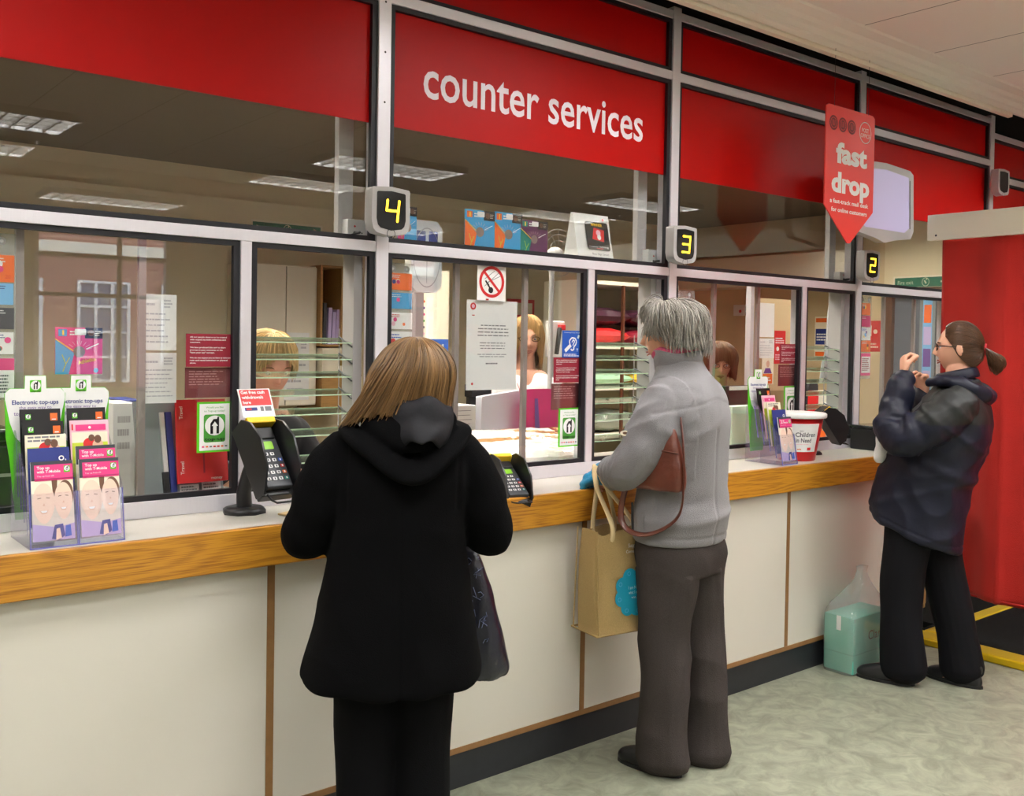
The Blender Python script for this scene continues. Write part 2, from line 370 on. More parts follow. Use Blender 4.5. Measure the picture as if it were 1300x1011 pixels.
# ------------------------------------------------------------------ ceiling fixtures with egg-crate louvres
lamp_m = mat('lamp_diffuser', (0.9, 0.9, 0.88), 0.5, emit=(1.0, 0.985, 0.985), es=LAMP)
lamp_o = mat('lamp_diffuser_office', (0.9, 0.9, 0.88), 0.5, emit=(1.0, 0.93, 0.82), es=LAMP_OFFICE)
louvre_m = mat('louvre_blades', s2l(120, 118, 112), 0.5, 0.2)
def fixture(x, y, z, wx, wy, m, label, group):
    t = thing('ceiling_light', label, 'light', (x, y, z), 0, group)
    MB().box(-wx/2, wx/2, -wy/2, wy/2, -0.012, -0.006, m).build('diffuser', t)
    fr = MB()
    for s in (-1, 1):
        fr.box(s*wx/2-.012, s*wx/2+.012, -wy/2-.012, wy/2+.012, -0.055, 0, white_gloss); fr.box(-wx/2, wx/2, s*wy/2-.012, s*wy/2+.012, -0.055, 0, white_gloss)
    fr.build('frame', t)
    lv = MB(); nx = 11; ny = 4
    for i in range(1, nx): lv.box(-wx/2+i*wx/nx-.006, -wx/2+i*wx/nx+.006, -wy/2, wy/2, -0.052, -0.020, louvre_m)
    for j in range(1, ny): lv.box(-wx/2, wx/2, -wy/2+j*wy/ny-.010, -wy/2+j*wy/ny+.010, -0.052, -0.016, louvre_m)
    lv.build('louvre', t)
    return t
first = fixture(1.3, -4.4, CZ-0.001, 1.25, 0.56, lamp_m, 'louvred ceiling light, left of the three mirrored highest in the screen glass', 'louvred lights of the public side')
names = [((4.48, -4.17), 'louvred ceiling light mirrored across the post under the number 4 column'), ((7.68, -4.17), 'louvred ceiling light mirrored beside the post above the number 3 display'),
         ((1.3, -5.6), 'louvred ceiling light mirrored at the far left, lower than its neighbour'), ((4.48, -5.45), 'louvred ceiling light mirrored low, left of the number 4 display'),
         ((7.68, -5.45), 'louvred ceiling light mirrored above the white triangular winner stand')]
for (p, l) in names: copy_thing(first, (p[0], p[1], CZ-0.001), l)
for p in ((1.3, -2.3), (4.48, -2.3), (7.68, -2.3), (-1.9, -2.3), (-1.9, -4.2), (2.9, -1.15), (6.0, -1.15), (0.0, -1.15)):
    copy_thing(first, (p[0], p[1], CZ-0.001), 'louvred ceiling light overhead on the public side of the room', 'louvred lights overhead')
for p in ((2.97, -6.9), (6.2, -6.9)): copy_thing(first, (p[0], p[1], 2.959), 'louvred ceiling light mirrored faintly on the lowered ceiling at the back', 'louvred lights of the lowered ceiling')

# ------------------------------------------------------------------ office behind the screen
struct(MB().box(-4.2, 10.2, 3.2, 3.24, 0, 2.72, beige_wall), 'wall_office_back')
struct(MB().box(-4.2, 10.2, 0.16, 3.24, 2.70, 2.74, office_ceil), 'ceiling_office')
of = None
for k, x in enumerate((-1.0, 0.9, 2.6, 4.3, 6.1, 8.2)):
    if of is None: of = fixture(x, 0.78, 2.699, 1.2, 0.5, lamp_o, 'louvred office ceiling light behind the red band', 'louvred lights of the office')
    else: copy_thing(of, (x, 0.78, 2.699), 'louvred office ceiling light behind the red band')
# cross wall with doorway at the far end of the office
XW = 7.25
cw = MB(); cw.box(XW, XW+0.08, 1.15, 3.2, 0, 2.7, tan_board); cw.box(XW, XW+0.08, 0.1, 1.15, 2.06, 2.7, beige_wall); struct(cw, 'wall_office_right')
struct(MB().box(XW-0.30, XW, 1.25, 3.2, 2.10, 2.36, cream_paint), 'trim_7')
df = MB(); df.box(XW-0.02, XW+0.1, 1.07, 1.15, 0, 2.06, wood_dark); df.box(XW-0.02, XW+0.1, 0.1, 1.07, 2.0, 2.06, wood_dark); struct(df, 'trim_8')
dr = thing('door_1', None, None, (XW+0.03, 0.5, 0)); tag(dr, kind='structure')
d = MB(); d.box(0, 0.04, 0.0, 0.57, 0.01, 2.0, mat('grey_door_paint', s2l(92, 98, 110), 0.5)); d.build('door_leaf', dr)
# ------------------------------------------------------------------ counter
ct = thing('service_counter', 'long post office counter, white top with oak edge over cream panels', 'counter', (0, 0, 0))
MB().box(-3.5, 7.1, -0.322, 0.10, 0.985, 1.015, worktop).build('worktop', ct)
MB().box(-3.5, 7.1, 0.10, 0.56, 0.985, 1.015, mat('worktop_darkened', s2l(150, 144, 136), 0.5, noise_s=200, noise_a=0.08)).build('clerk_worktop', ct)  # same top as outside, coloured darker to offset the strong lamp light
MB().box(-3.5, 5.16, -0.345, -0.322, 0.895, 1.016, oak).build('wood_edge', ct, bevel=0.004)
jx = [-1.33, -0.02, 1.289, 2.597, 3.93, 5.23]
for a, b in zip(jx, jx[1:]): MB().box(a+0.012, b-0.012, -0.31, -0.285, 0.148, 0.985, cream).build('front_panel', ct)
MB().box(-3.5, jx[0]-0.012, -0.31, -0.285, 0.148, 0.985, cream).build('front_panel', ct)
for x in jx: MB().box(x-0.012, x+0.012, -0.312, -0.286, 0.148, 0.985, brown_strip).build('joint_strip', ct)
MB().box(-3.5, 5.23, -0.314, -0.285, 0.128, 0.148, brown_strip).build('bottom_strip', ct)
MB().box(-3.5, 5.23, -0.305, -0.285, 0.0, 0.128, plinth).build('kickboard', ct)
MB().box(-3.5, 7.1, 0.50, 0.54, 0.0, 0.985, cream).build('rear_panel', ct)
MB().box(5.20, 5.23, -0.285, 0.50, 0.0, 0.985, cream).build('end_panel', ct)
# ------------------------------------------------------------------ glazed security screen
X0, BW, SW = 1.8495, 1.5666, 0.518
ZB, ZM0, ZM1, ZR, ZU0, ZU1, ZT0, ZT1 = 1.015, 1.899, 1.937, 2.365, 2.802, 2.841, 3.082, 3.118
scr = thing('counter_screen', 'aluminium framed glass security screen with red band above the counter', 'screen')
HM = 0.026
post_m = mat('weathered_steel', s2l(158, 148, 144), 0.45, 0.3)
G = 0.022
mains = [X0+BW*i for i in range(-3, 6)]
def lit_lettering(mb, s, cx, cz, h, y, width=None): mb.frame((0, y, 0), (1, 0, 0), (0, 0, 1)).text(s, cx, cz, h, P['lettering'], 0, width=width, bold=0.012)
P['lettering'] = mat('print_lettering', s2l(250, 240, 248), 0.5)
for i, x in enumerate(mains[:-1]):
    x2 = mains[i+1]; dz = -0.09 if i >= 6 else 0.0
    MB().box(x-HM, x+HM, -0.012, 0.07, ZB, ZT1+0.02, alu).build('mullion', scr, bevel=0.002)
    sx = x2-SW
    MB().box(sx-0.019, sx+0.019, -0.010, 0.065, ZB+0.052, ZM0, alu).build('mullion', scr, bevel=0.002)
    for z0, z1 in ((ZM0, ZM1), (ZU0+dz, ZU1+dz), (ZT0+dz, ZT1+dz)): MB().box(x+HM, x2-HM, -0.010, 0.065, z0, z1, alu).build('transom', scr, bevel=0.002)
    MB().box(x+HM, x2-HM, -0.010, 0.075, ZB, ZB+0.052, alu).build('sill_rail', scr, bevel=0.002)
    def pane(a, b, z0, z1, kind):
        g = MB()
        for q in ((a, a+G), (b-G, b)): g.box(*q, -0.002, 0.017, z0, z1, gasket)
        for q in ((z0, z0+G*0.8), (z1-G*0.8, z1)): g.box(a+G, b-G, -0.002, 0.017, *q, gasket)
        g.build('gasket', scr)
        aa, bb, zz0, zz1 = a, b, z0, z1
        if kind == 'clear': MB().box(aa, bb, 0.018, 0.024, zz0, zz1, clear_glass).build('glass_pane', scr)
        if kind == 'red': MB().box(aa, bb, 0.016, 0.024, zz0, zz1, redpanel).build('red_panel', scr)
        if kind == 'band':
            MB().box(aa, bb, 0.016, 0.0165+.0075, ZR, zz1, redpanel).build('red_panel', scr)
            MB().box(aa, bb, 0.018, 0.024, zz0, ZR, clear_glass).build('glass_pane', scr)
    pane(x+HM, sx-0.019, ZB+0.052, ZM0, 'clear')
    pane(sx+0.019, x2-HM, ZB+0.052, ZM0, 'none')
    pane(x+HM, x2-HM, ZM1, ZU0+dz, 'band')
    pane(x+HM, x2-HM, ZU1+dz, ZT0+dz, 'red')
    for k in (1, 2):
        px = x+0.03+k*(sx-x)*0.335
        MB().box(px-0.011, px+0.011, 0.05, 0.068, ZB+0.01, ZM0, post_m).build('inner_post', scr)
    # inner reveal posts of the serving window
    MB().box(x2-HM-0.055, x2-HM-0.02, 0.05, 0.13, ZB, ZM0, ltgrey).build('inner_post', scr)
    MB().box(x2-HM-0.09, x2-HM-0.03, 0.11, 0.14, ZM1, ZU0, ltgrey).build('inner_post', scr)
    MB().box(x+HM, x2-HM, 0.05, 0.16, ZM0+0.004, ZM1-0.004, ltgrey).build('inner_shelf', scr)
MB().box(mains[-1]-HM, mains[-1]+HM, -0.012, 0.07, ZB, ZT1, alu).build('mullion', scr)
tx = MB().frame((0, 0.0155, 0)); vs, fs, a0, a1, b0, b1 = glyphs('counter services', 0.012)
tx.text('counter services', 2.63, 2.573, 0.152, P['lettering'], 0, width=1.19, bold=0.012)
tx.build('lettering', scr)
# screws on the mullion
sc = MB().frame((0, -0.0125, 0))
for z in (2.80, 2.62, 2.44): sc.disc(X0, z, 0.004, black, 1)
sc.build('screw_heads', scr)
# ------------------------------------------------------------------ raised platform and curtained booth at the right
pf = thing('booth_platform', 'black platform with yellow nosing on the floor at the right edge', 'platform', (4.95, -0.43, 0))
MB().box(0.06, 3.9, -2.6, 0.08, 0.0, 0.035, black_rib).box(0.32, 3.9, 0.08, 0.55, 0, 0.035, black_rib).build('rubber_mat', pf)
for a in (((0, 0.14, -2.6, 0.10)), ((0.14, 1.20, -0.03, 0.05)), ((1.16, 1.24, -2.6, -0.03))):
    MB().box(a[0], a[1], a[2], a[3], 0.0, 0.042, yellow_metal).build('nosing', pf, bevel=0.012)
bt = thing('curtained_booth', 'booth with white top rail and red curtain standing beside the counter', 'booth', (5.2, -0.30, 0))
rl = MB().frame((0, 0, 0), (0, -1, 0), (0, 0, 1)); rl.box(0.0, 2.5, 2.18, 2.32, -0.02, 0.02, mat('ivory_board', s2l(232, 226, 208), 0.5)); rl.disc(0.05, 2.205, 0.006, dkgrey, 34)
rl.build('top_rail', bt)
cu = MB(); nx, nz = 140, 60; vs = []; R = random.Random(3)
for j in range(nz+1):
    for i in range(nx+1):
        y = 0.055+2.4*i/nx; z = 0.245+(2.20-0.245)*j/nz; t = j/nz
        wv = 0.018*sin(y*11+0.6*sin(y*3))-0.012*exp(-((y-0.42)/0.012)**2)+0.008*sin(y*27+1)+0.010*noise.noise(Vector((y*3, z*2, 0)))
        wv += 0.006*exp(-((z-1.0-0.1*sin(y*5))/0.02)**2)*(0.5+0.5*sin(y*7))+0.005*exp(-((z-1.12+0.1*y)/0.015)**2)+0.004*exp(-((z-0.92-0.15*y)/0.015)**2)
        vs.append((wv*(1.3-0.5*t)+0.035, -y, z + (0.01*sin(y*9) if j == 0 else 0)))
fs = [(j*(nx+1)+i, j*(nx+1)+i+1, (j+1)*(nx+1)+i+1, (j+1)*(nx+1)+i) for j in range(nz) for i in range(nx)]
cu.add(vs, fs, cloth_red, True)
co = cu.build('curtain', bt); md = co.modifiers.new('thick', 'SOLIDIFY'); md.thickness = 0.003
hm = MB(); hm.tube([(0.026+0.012*sin((0.055+2.4*i/60)*11), -(0.055+2.4*i/60), 0.252) for i in range(61)], (0.006), cloth_red, n=8); hm.build('curtain_hem', bt)
MB().box(0.05, 0.09, -2.5, -2.45, 0.042, 2.2, white_gloss).build('support_post', bt)
MB().box(0.05, 0.09, -0.16, -0.12, 0.042, 2.2, white_gloss).build('support_post', bt)
T = {
 'cs4a': (0.592, 0.645, 1.729, 1.806, 0.03),
 'cs4b': (0.592, 0.643, 1.664, 1.725, 0.03),
 'cs4c': (0.592, 0.645, 1.594, 1.655, 0.03),
 'cs4d': (0.593, 0.644, 1.522, 1.585, 0.03),
 'cs4e': (0.593, 0.646, 1.397, 1.51, 0.03),
 'coinpk': (0.756, 0.89, 1.463, 1.603, 0.03),
 'doc1': (1.01, 1.127, 1.536, 1.714, 0.06),
 'doc2': (1.011, 1.128, 1.367, 1.528, 0.06),
 'mar': (1.142, 1.3, 1.484, 1.591, 0.016),
 'mar2': (1.145, 1.298, 1.383, 1.481, 0.03),
 'top4': (1.18, 1.297, 1.205, 1.37, 0.016),
 'redst': (1.061, 1.285, 1.002, 1.375, 0.2),
 'redbook': (1.144, 1.351, 1.093, 1.375, 0.17),
 'c3a': (1.898, 2.005, 1.768, 1.83, 0.03),
 'c3b': (1.899, 2.006, 1.698, 1.757, 0.03),
 'c3c': (1.9, 2.008, 1.622, 1.683, 0.03),
 'c3d': (1.902, 2.009, 1.522, 1.613, 0.03),
 'nosm': (2.302, 2.445, 1.744, 1.885, 0.016),
 'a4': (2.263, 2.519, 1.387, 1.745, 0.03),
 'hear': (2.758, 2.868, 1.515, 1.633, 0.016),
 'mar3': (2.712, 2.866, 1.411, 1.518, 0.016),
 'mar3b': (2.713, 2.877, 1.295, 1.407, 0.03),
 'top3': (2.744, 2.863, 1.136, 1.302, 0.016),
 'cp0': (1.977, 2.062, 1.965, 2.091, 0.09),
 'cp1': (2.262, 2.411, 1.953, 2.103, 0.05),
 'cp2': (2.411, 2.555, 1.954, 2.107, 0.05),
 'cp3': (2.547, 2.694, 1.957, 2.088, 0.05),
 'tri': (2.865, 3.13, 1.958, 2.173, 0.08),
 'box3': (3.318, 3.491, 1.964, 2.049, 0.1),
 'box4': (1.764, 1.856, 1.961, 2.042, 0.1),
 'box2': (4.865, 5.105, 1.96, 2.032, 0.1),
 'mar2a': (4.29, 4.45, 1.489, 1.593, 0.016),
 'mar2b': (4.3, 4.468, 1.371, 1.484, 0.03),
 'top2': (4.334, 4.468, 1.161, 1.371, 0.016),
 'c1a': (5.074, 5.173, 1.77, 1.838, 0.03),
 'c1b': (5.077, 5.176, 1.702, 1.765, 0.03),
 'c1c': (5.08, 5.18, 1.624, 1.697, 0.03),
 'c1d': (5.083, 5.183, 1.556, 1.62, 0.03),
 'c1e': (5.087, 5.187, 1.419, 1.547, 0.03),
 'c2a': (3.577, 3.617, 1.713, 1.78, 0.03),
 'c2b': (3.579, 3.619, 1.649, 1.709, 0.03),
 'disp4': (1.747, 1.91, 1.961, 2.106, -0.1),
 'disp3': (3.332, 3.472, 1.96, 2.11, -0.1),
 'disp2': (4.881, 5.034, 1.964, 2.112, -0.1),
 'disp1': (6.281, 6.613, 2.607, 2.749, -0.1),
 'fan': (3.061, 3.257, 1.901, 2.138, 0.5),
 'panel': (2.404, 2.562, 1.84, 2.102, 0.6),
 'exit4': (2.763, 3.295, 2.309, 2.396, 3.15),
 'cup': (2.62, 3.106, 1.167, 2.068, 2.8),
 'shelf4': (3.116, 3.393, 1.532, 2.066, 2.8),
 'drawer': (3.115, 3.392, 1.345, 1.505, 2.8),
 'wood': (3.1, 3.395, 1.146, 1.345, 2.8),
 'frame3': (4.98, 5.285, 1.153, 1.937, 3.15),
 'chart': (2.965, 3.206, 1.601, 1.837, 1.5),
 'bluepost': (3.085, 3.21, 1.414, 1.602, 1.5),
 'cab3shelf': (4.489, 5.087, 0.915, 1.885, 1.6),
 'fire': (8.083, 8.265, 1.954, 2.059, 3.15),
 'redpost2': (5.463, 5.587, 1.463, 1.686, 0.9),
 'port2': (5.332, 5.46, 1.326, 1.5, 0.9),
 'pap2a': (5.286, 5.457, 1.641, 1.866, 0.9),
 'pap2b': (5.292, 5.464, 1.5, 1.631, 0.9),
 'monitor': (2.723, 2.931, 1.079, 1.349, 0.5),
 'monback': (2.725, 2.828, 1.109, 1.364, 0.6),
 'phone': (3.495, 3.611, 1.509, 1.72, 0.9),
 'pinkf': (2.89, 3.199, 1.033, 1.355, 0.45),
 'papers': (2.553, 2.669, 1.127, 1.289, 0.5),
 'pc4': (1.018, 1.094, 1.005, 1.351, 0.35),
 'bluebox4': (1.062, 1.169, 1.318, 1.351, 0.5),
 'printer': (0.651, 0.714, 1.09, 1.366, 0.35),
 'mon2': (4.424, 4.79, 1.211, 1.349, 0.45),
 'pc2': (4.305, 4.64, 0.864, 1.244, 0.33),
 'book2': (5.878, 6.099, 0.999, 1.278, 0.9),
 'postS2': (7.431, 7.599, 1.479, 1.829, 2.0),
 'redS1': (8.492, 8.66, 1.617, 1.821, 2.0),
}
# every rectangle above: (left x, right x, bottom z, top z, depth y) in metres on its own plane
def card(name, key, label, cat, group=None, base='white', thick=0.0012, draw=None, rect=None):
    """a flat printed card or notice, facing the public side; draw(mb, w, h) prints on it"""
    x0, x1, z0, z1, y = rect or T[key]; w_, h_ = x1-x0, z1-z0
    mb = MB().frame(((x0+x1)/2, y, (z0+z1)/2), (1, 0, 0), (0, 0, 1))
    mb.box(-w_/2, w_/2, -h_/2, h_/2, -thick, 0, P[base])
    if draw: draw(mb, w_, h_)
    return mb.build(name, label=label, cat=cat, group=group)

def topup_logo(mb, cx, cy, s, l=2, word=True):
    mb.rrect(cx-s/2, cy-s*0.62, cx+s/2, cy+s*0.5, s*0.08, P['green'], l); mb.disc(cx, cy+0.02*s, s*0.44, P['white'], l+1)
    mb.poly([(cx-.17*s, cy-.33*s), (cx-.17*s, cy+.12*s), (cx-.05*s, cy+.30*s), (cx+.10*s, cy+.30*s), (cx+.15*s, cy+.42*s), (cx+.22*s, cy+.40*s), (cx+.20*s, cy+.16*s), (cx+.17*s, cy-.33*s)], P['black'], l+2)
    mb.poly([(cx-.06*s, cy-.36*s), (cx-.06*s, cy+.02*s), (cx-.12*s, cy+.02*s), (cx, cy+.18*s), (cx+.12*s, cy+.02*s), (cx+.06*s, cy+.02*s), (cx+.06*s, cy-.36*s)], P['white'], l+3)
    if word: mb.text('top-up', cx, cy-0.52*s, s*0.13, P['black'], l+3, width=s*0.8, bold=0.02)
def maroon(mb, w, h):
    t = ['All our people deserve to be treated', 'with respect by both colleagues and', 'customers.', '', 'We have produced this card to share', 'progress in your comments on the', '"have your say" surveys.', '', 'We do not expect you to have to tolerate', 'rude and racial behaviour or physical', 'abuse.']
    for i, s in enumerate(t):
        if s: mb.text(s, -w*0.42, h*0.40-i*h*0.078, h*0.042, P['white'], 1, width=w*0.86*len(s)/40, align='L', bold=0.02)
def dull(mb, w, h): mb.lines(-w*.42, -h*.1, w*.42, h*.42, 6, mat('print_dull_white', s2l(200, 150, 150), 0.5), 1, seed=5, fill=0.35)
def topup_sign(mb, w, h):
    mb.quad(-w*.43, -h*.46, w*.43, h*.46, P['white'], 1)
    mb.text('Would you like', 0, h*.39, h*.035, P['green_dark'], 2, width=w*.5); mb.text('to Top-up today?', 0, h*.32, h*.035, P['green_dark'], 2, width=w*.6)
    s = w*.62; mb.rrect(-s/2, -h*.30, s/2, h*.25, s*.1, P['green_dark'], 2); mb.disc(0, h*.03, s*.45, P['white'], 3, ry=s*.45)
    mb.poly([(-.2*s, -.30*s), (-.2*s, .16*s), (-.06*s, .36*s), (.10*s, .36*s), (.13*s, .46*s), (.2*s, .46*s), (.2*s, -.30*s)], P['black'], 4)
    mb.poly([(-.08*s, -.34*s), (-.08*s, .05*s), (-.15*s, .05*s), (0, .25*s), (.15*s, .05*s), (.08*s, .05*s), (.08*s, -.34*s)], P['white'], 5)
    mb.text('top-up', 0, -h*.235, h*.055, P['black'], 4, width=s*.92, bold=0.02)
    for i, c_ in enumerate(('pink', 'orange', 'grey', 'red', 'red', 'orange', 'grey')): mb.quad(-w*.36+i*w*.11, -h*.40, -w*.29+i*w*.11, -h*.37, P[c_], 2)
def cardn(cols, seed, txt=None, tcol='white'):
    def f(mb, w, h):
        R = random.Random(seed)
        for i, c_ in enumerate(cols):
            x = R.uniform(-.35, .25)*w; y = R.uniform(-.3, .25)*h; mb.disc(x, y, R.uniform(.08, .16)*h, P[c_], 1+i*0.2, n=14)
        mb.lines(-w*.42, h*.2, w*.1, h*.42, 2, P[tcol], 2, seed=seed, fill=.4)
        if txt: mb.text(txt, w*.18, -h*.3, h*.14, P['red'], 3)
    return f
GS = 'hanging pocket cards on the glass'
card('pocket_card', 'cs4a', 'orange card with a 20 in the hanging pocket strip at the left photo edge', 'card', GS, 'orange', draw=cardn(['white', 'pink'], 1, '20'))
card('pocket_card', 'cs4b', 'light blue card second from the top of the strip at the left photo edge', 'card', GS, 'ltblue', draw=cardn([], 2, tcol='navy'))
card('pocket_card', 'cs4c', 'dark grey card in the middle of the strip at the left photo edge', 'card', GS, 'dkgrey', draw=cardn([], 3))
card('pocket_card', 'cs4d', 'white card with red and blue print at the left photo edge', 'card', GS, 'white', draw=cardn(['red', 'teal', 'pink'], 4, tcol='navy'))
card('pocket_card', 'cs4e', 'tall pink and white card lowest in the strip at the left photo edge', 'card', GS, 'white', draw=lambda mb, w, h: (mb.quad(-w/2, h*.2, w/2, h/2, P['pink'], 1), mb.lines(-w*.4, -h*.4, w*.4, h*.1, 6, P['text'], 1, seed=7)))
card('pocket_card', 'c3a', 'orange and pink card at the top of the strip beside the post of column 4', 'card', GS, 'orange', draw=cardn(['cream', 'magenta', 'navy'], 11))
card('pocket_card', 'c3b', 'blue card below the orange one in the strip right of column 4', 'card', GS, 'sky', draw=cardn(['pink'], 12))
card('pocket_card', 'c3c', 'white card with small coloured marks in the strip right of column 4', 'card', GS, 'white', draw=cardn(['pink', 'orange', 'rose'], 13, tcol='red'))
card('pocket_card', 'c3d', 'white card with red dots just above the long haired customer', 'card', GS, 'white', draw=cardn(['red', 'purple', 'pink'], 14, tcol='blue'))
card('pocket_card', 'c2a', 'orange card showing behind the grey haired customer\'s head', 'card', GS, 'orange', draw=cardn(['yellow', 'navy', 'red'], 15))
card('pocket_card', 'c2b', 'pink card just below the orange one behind the grey haired customer\'s head', 'card', GS, 'pink', draw=cardn(['lilac'], 16))
card('pocket_card', 'c1a', 'orange card topmost in the strip right of the number 2 column', 'card', GS, 'orange', draw=cardn(['yellow', 'navy'], 17))
card('pocket_card', 'c1b', 'plain magenta card in the strip right of the number 2 column', 'card', GS, 'magenta', draw=cardn([], 18))
card('pocket_card', 'c1c', 'white and blue card in the strip right of the number 2 column', 'card', GS, 'white', draw=cardn(['purple', 'ltblue', 'yellow'], 19, tcol='blue'))
card('pocket_card', 'c1d', 'orange card between the blue and pink cards right of the number 2 column', 'card', GS, 'orange', draw=cardn(['brown', 'yellow'], 20))
card('pocket_card', 'c1e', 'white card bordered in pink, lowest in the strip right of the number 2 column', 'card', GS, 'pink', draw=lambda mb, w, h: (mb.quad(-w*.46, -h*.38, w*.46, h*.36, P['white'], 1), mb.lines(-w*.4, -h*.3, w*.4, h*.3, 7, P['maroon'], 2, seed=9)))
def strip(x0, x1, z0, z1, label):
    m = MB().box(x0, x1, 0.034, 0.036, z0, z1, film).frame((0, 0.0335, 0))
    for q in (0.25, 0.75): m.disc(x0+(x1-x0)*q, z1-0.022, 0.012, ltgrey, 0); m.disc(x0+(x1-x0)*q, z1-0.022, 0.005, white, 1)
    return m.build('card_strip', label=label, cat='card holder', group='clear pocket strips')
strip(0.50, 0.650, 1.39, 1.868, 'clear plastic pocket strip hanging at the left photo edge'); strip(1.892, 2.014, 1.44, 1.868, 'clear plastic pocket strip right of column 4')
strip(3.470, 3.625, 1.45, 1.840, 'clear plastic pocket strip behind the grey haired customer'); strip(5.068, 5.192, 1.40, 1.880, 'clear plastic pocket strip right of the number 2 column')

GM = 'maroon conduct notices'
card('conduct_notice', 'mar', 'maroon notice with white text stuck above the green sign, left of serving window 4', 'notice', GM, 'maroon', draw=maroon)
card('conduct_notice', 'mar3', 'maroon notice with white text under the blue hearing loop sign', 'notice', GM, 'maroon', draw=maroon)
card('conduct_notice', 'mar2a', 'maroon notice with white text above the right hand leaflet stand', 'notice', GM, 'maroon', draw=maroon)
card('backing_card', 'mar2', 'faded maroon card hanging below the leftmost maroon notice', 'notice', GM+' lower cards', 'maroon_dull', draw=dull)
card('backing_card', 'mar3b', 'faded maroon card below the notice under the hearing sign', 'notice', GM+' lower cards', 'maroon_dull', draw=dull)
card('backing_card', 'mar2b', 'faded maroon card behind the glass above the right hand leaflet stand', 'notice', GM+' lower cards', 'maroon_dull', draw=dull)
GT = 'green bordered top-up signs'
card('topup_sign', 'top4', 'green bordered top-up sign beside serving window 4', 'sign', GT, 'green', draw=topup_sign)
card('topup_sign', 'top3', 'green bordered top-up sign beside the middle parcel and post 3', 'sign', GT, 'green', draw=topup_sign)
card('topup_sign', 'top2', 'green bordered top-up sign partly behind the right hand leaflet stand', 'sign', GT, 'green', draw=topup_sign)
def paper(n, seed): return lambda mb, w, h: (mb.lines(-w*.4, h*.28, w*.0, h*.36, 1, P['faint'], 1, seed=seed), mb.lines(w*.15, h*.25, w*.4, h*.42, 3, P['faint'], 1, seed=seed), mb.lines(-w*.4, -h*.4, w*.4, h*.2, n, P['faint'], 1, seed=seed, fill=.25))
card('letter_sheet', 'doc1', 'upper white letter hanging behind the left glass', 'paper', 'white letters behind the left glass', draw=paper(6, 1))
card('letter_sheet', 'doc2', 'lower white letter hanging behind the left glass', 'paper', 'white letters behind the left glass', draw=paper(7, 2))
def nosm(mb, w, h):
    r = w*.44
    for a in ((-.25, -.1, .28, .32), (-.18, .0, .30, .20), (-.25, .1, .1, .34)): mb.bar(a[0]*w, a[1]*w, a[2]*w, a[3]*w, w*.015, P['grey'], 1)
    mb.bar(-.22*w, .06*w, .0*w, -.22*w, w*.05, P['black'], 1.5); mb.disc(-.03*w, -.20*w, w*.085, P['black'], 1.6); mb.disc(-.12*w, -.05*w, w*.03, P['black'], 1.6)
    mb.ring(0, h*.03, r, w*.085, P['red'], 2); mb.bar(-r*.68, r*.68+h*.03, r*.68, -r*.68+h*.03, w*.075, P['red'], 2.2); mb.quad(-w*.2, -h*.49, -w*.1, -h*.45, P['red'], 2)
card('no_smoking_sign', 'nosm', 'white sign with red no smoking circle hung at the top of the middle glass', 'sign', draw=nosm)
def a4(mb, w, h):
    mb.disc(-w*.38, h*.43, w*.055, P['red'], 1); mb.disc(-w*.38, h*.43, w*.03, P['rose'], 2); mb.quad(-w*.40, h*.325, -w*.35, h*.335, P['red'], 1)
    mb.lines(-w*.3, h*.09, w*.34, h*.24, 4, P['grey'], 1, seed=4, fill=.3, center=True); mb.lines(-w*.32, -h*.05, w*.34, h*.04, 3, P['grey'], 1, seed=8, fill=.3, center=True)
    mb.lines(-w*.34, -h*.14, w*.34, -h*.09, 2, P['grey'], 1, seed=9, fill=.3, center=True); mb.lines(-w*.12, -h*.22, w*.12, -h*.19, 1, P['grey'], 1, seed=2, fill=.5); mb.disc(-w*.38, -h*.43, w*.02, P['red'], 1)
card('paper_notice', 'a4', 'large white A4 notice with red logo taped behind the middle glass', 'notice', draw=a4)
def ear(mb, w, h):
    mb.text('Hearing loop fitted', 0, h*.43, h*.035, P['white'], 1, width=w*.8); mb.lines(-w*.42, -h*.44, w*.42, -h*.33, 2, P['white'], 1, seed=3, fill=.5)
    pts = [(-.10, -.02), (-.14, .14), (-.02, .27), (.16, .25), (.24, .12), (.20, .0), (.10, -.10), (.10, -.20), (.0, -.24), (-.06, -.18)]
    for a, b in zip(pts, pts[1:]): mb.bar(a[0]*w, a[1]*h*.9, b[0]*w, b[1]*h*.9, w*.055, P['white'], 1)
    for a, b in zip([(-.0, .08), (.06, .17), (.14, .12), (.08, .02)], [(.06, .17), (.14, .12), (.08, .02), (.04, -.04)]): mb.bar(a[0]*w, a[1]*h, b[0]*w, b[1]*h, w*.04, P['white'], 1)
    mb.bar(-.36*w, -.24*h, -.06*w, -.02*h, w*.14, P['white'], 1.2); mb.bar(.30*w, .22*h, .36*w, .34*h, w*.09, P['white'], 1.2); mb.text('T', .28*w, -.20*h, h*.10, P['white'], 1.4, bold=.03)
card('hearing_loop_sign', 'hear', 'blue hearing loop sign with white ear stuck beside post 3', 'sign', base='blue', draw=ear)
